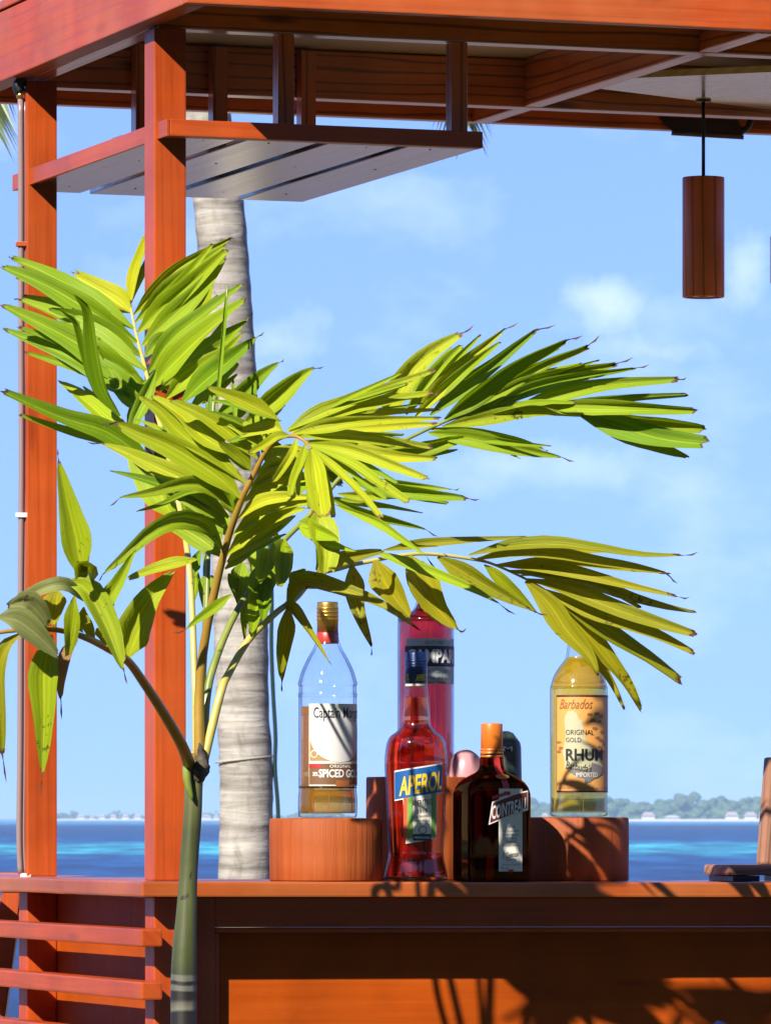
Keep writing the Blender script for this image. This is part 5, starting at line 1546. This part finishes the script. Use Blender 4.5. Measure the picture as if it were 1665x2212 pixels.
# ================================================================== far shore
def foliage_mat(name, a, c):
    m, n, l, b = mat_new(name)
    tc = n.new('ShaderNodeTexCoord')
    n1 = node(n, 'ShaderNodeTexNoise', Scale=.12, Detail=6.0, Roughness=.7); l.new(tc.outputs['Object'], n1.inputs['Vector'])
    r1 = ramp(n, [(.35, a), (.65, c)]); l.new(n1.outputs['Fac'], r1.inputs['Fac']); l.new(r1.outputs[0], b.inputs['Base Color'])
    b.inputs['Roughness'].default_value = .8
    return m
M['wood'] = foliage_mat('far_foliage', (.026, .052, .016), (.058, .095, .027))
ico = bmesh.new(); bmesh.ops.create_icosphere(ico, subdivisions=2, radius=1)
ico_v = [v.co.copy() for v in ico.verts]; ico_f = [tuple(v.index for v in f.verts) for f in ico.faces]; ico.free()
def far_wood(name, x0, x1, D, hmax, count, prof, seed):
    rnd = random.Random(seed)
    vs, fs = [], []
    for i in range(count):
        f = rnd.random(); x = x0 + (x1 - x0) * f
        top = hmax * prof(f) * rnd.uniform(.55, 1.05)
        r = rnd.uniform(1.3, 3.4) * hmax / 18
        z = rnd.uniform(.15, 1) * (top - r)
        y = D + rnd.uniform(0, 60) * (z / hmax + .2)
        a = len(vs)
        for v in ico_v:
            s = 1 + .45 * noise.noise(v * 2.3 + Vector((i * 3.1, 0, 0)))
            vs.append(Vector((x + v.x * r * 1.3 * s, y + v.y * r * s, z - 1 + v.z * r * s)))
        fs += [tuple(a + q for q in t_) for t_ in ico_f]
    o = from_data(name, vs, fs, M['wood'], None, False)
    tag(o, kind='stuff')
    return o
DR = 4000.0
kR = DR / F
def shore_x(px, D): return (px - CX) / F * D
far_wood('far_wood', shore_x(1060, DR), shore_x(1760, DR), DR, 19, 1500, lambda f: .78 + .25 * f + .12 * math.sin(f * 23), 5)
far_wood('far_wood', shore_x(600, DR), shore_x(780, DR), DR * 1.1, 14, 330, lambda f: max(.15, 1 - abs(f - .42) * 1.7), 6)
DL = 5600.0
far_wood('far_wood', shore_x(118, DL), shore_x(640, DL), DL, 10, 600, lambda f: .75 + .2 * math.sin(f * 31), 8)
M['thatch'] = plain('pale_thatch', (.42, .33, .31), .8)
M['hutwall'] = plain('white_wall', (.60, .57, .55), .7)
M['beachsand'] = plain('pale_beach', (.62, .56, .46), .9)
for (x0, x1, D, hgt) in ((1050, 1800, DR, 1.6), (590, 800, DR * 1.1, 1.6), (110, 640, DL, 1.5)):
    o = build('far_beach', box_bm(shore_x(x0, D), shore_x(x1, D), D - 30, D + 120, -1.2, -1 + hgt, 0), M['beachsand'])
    tag(o, kind='structure')
def hut(px, D, wpx, hpx, label, dark=False):
    k = D / F
    t = empty('shore_hut', (shore_x(px, D), D - 12, .2))
    tag(t, label, 'hut', 'pale huts on the far shore')
    w, h = wpx * k, hpx * k
    build('wall', box_bm(-w * .46, w * .46, -4, 4, 0, h * .5, 0), M['hutwall'], t)
    vs = [(-w / 2, -5, h * .45), (w / 2, -5, h * .45), (w / 2, 5, h * .45), (-w / 2, 5, h * .45), (-w * .26, 0, h * .92), (w * .24, 0, h * .92)]
    from_data('roof', vs, [(0, 1, 5, 4), (2, 3, 4, 5), (1, 2, 5), (3, 0, 4), (3, 2, 1, 0)], M['thatch'] if not dark else M['hutwall'], t, False)
for i, (px, wd, hp) in enumerate(((176, 18, 12), (200, 11, 9), (222, 14, 12), (246, 14, 12), (272, 16, 13), (298, 16, 12), (446, 22, 11), (468, 13, 10))):
    hut(px, DL, wd, hp, ('first small pale hut right of the left post on the far shore', 'smallest pale hut, second right of the left post on the far shore', 'third pale hut from the left post in the far row', 'fourth pale hut from the left post in the far row',
        'fifth pale hut, second from the tall front post in the far row', 'sixth pale hut, close beside the tall front post in the far row', 'low pale hut on the far shore just right of the green palm shaft', 'pale hut on the far shore touching the left edge of the coconut trunk')[i])
for px, wd, hp, lab in ((1176, 16, 16, 'pale hut on the far shore between the dark bottle and the yellow one'), (1398, 30, 18, 'pale pink roofed hut at the left of the far green shore'),
                        (1450, 34, 10, 'long low white house by the water of the far green shore'), (1578, 30, 19, 'left one of the pale pointed huts near the right of the far shore'),
                        (1618, 28, 18, 'middle one of the pale pointed huts near the right of the far shore'), (1647, 22, 18, 'pale pointed hut on the far shore beside the right edge')):
    hut(px, DR, wd, hp, lab, wd == 34)

# trees around the lawn behind the viewer, mirrored in the bottles and the varnish
def tree_belt(name, count, seed):
    rnd = random.Random(seed)
    vs, fs = [], []
    for i in range(count):
        x = rnd.uniform(-38, 38); y = -16 - rnd.uniform(0, 10) + .010 * x * x
        r = rnd.uniform(1.0, 2.4); z = rnd.uniform(.3, 1) * rnd.uniform(9.5, 14) - r * .5
        a = len(vs)
        for v in ico_v:
            s = 1 + .5 * noise.noise(v * 2.3 + Vector((i * 3.1, 0, 0)))
            vs.append(Vector((x + v.x * r * 1.3 * s, y + v.y * r * s, max(z + v.z * r * s, -.3))))
        fs += [tuple(a + q for q in t_) for t_ in ico_f]
    o = from_data(name, vs, fs, M['wood'], None, False)
    tag(o, kind='stuff')
tree_belt('lawn_trees', 480, 12)

# the air over the water
m = bpy.data.materials.new('sea_air'); m.use_nodes = True
n, l = m.node_tree.nodes, m.node_tree.links
n.remove(n['Principled BSDF'])
v = n.new('ShaderNodeVolumePrincipled')
v.inputs['Color'].default_value = (.50, .74, 1.0, 1)
v.inputs['Density'].default_value = 1.2e-4
l.new(v.outputs[0], n['Material Output'].inputs['Volume'])
hz = build('haze', box_bm(-20500, 20500, -400, 24500, -2.6, 40, 0), m)
tag(hz, kind='stuff')
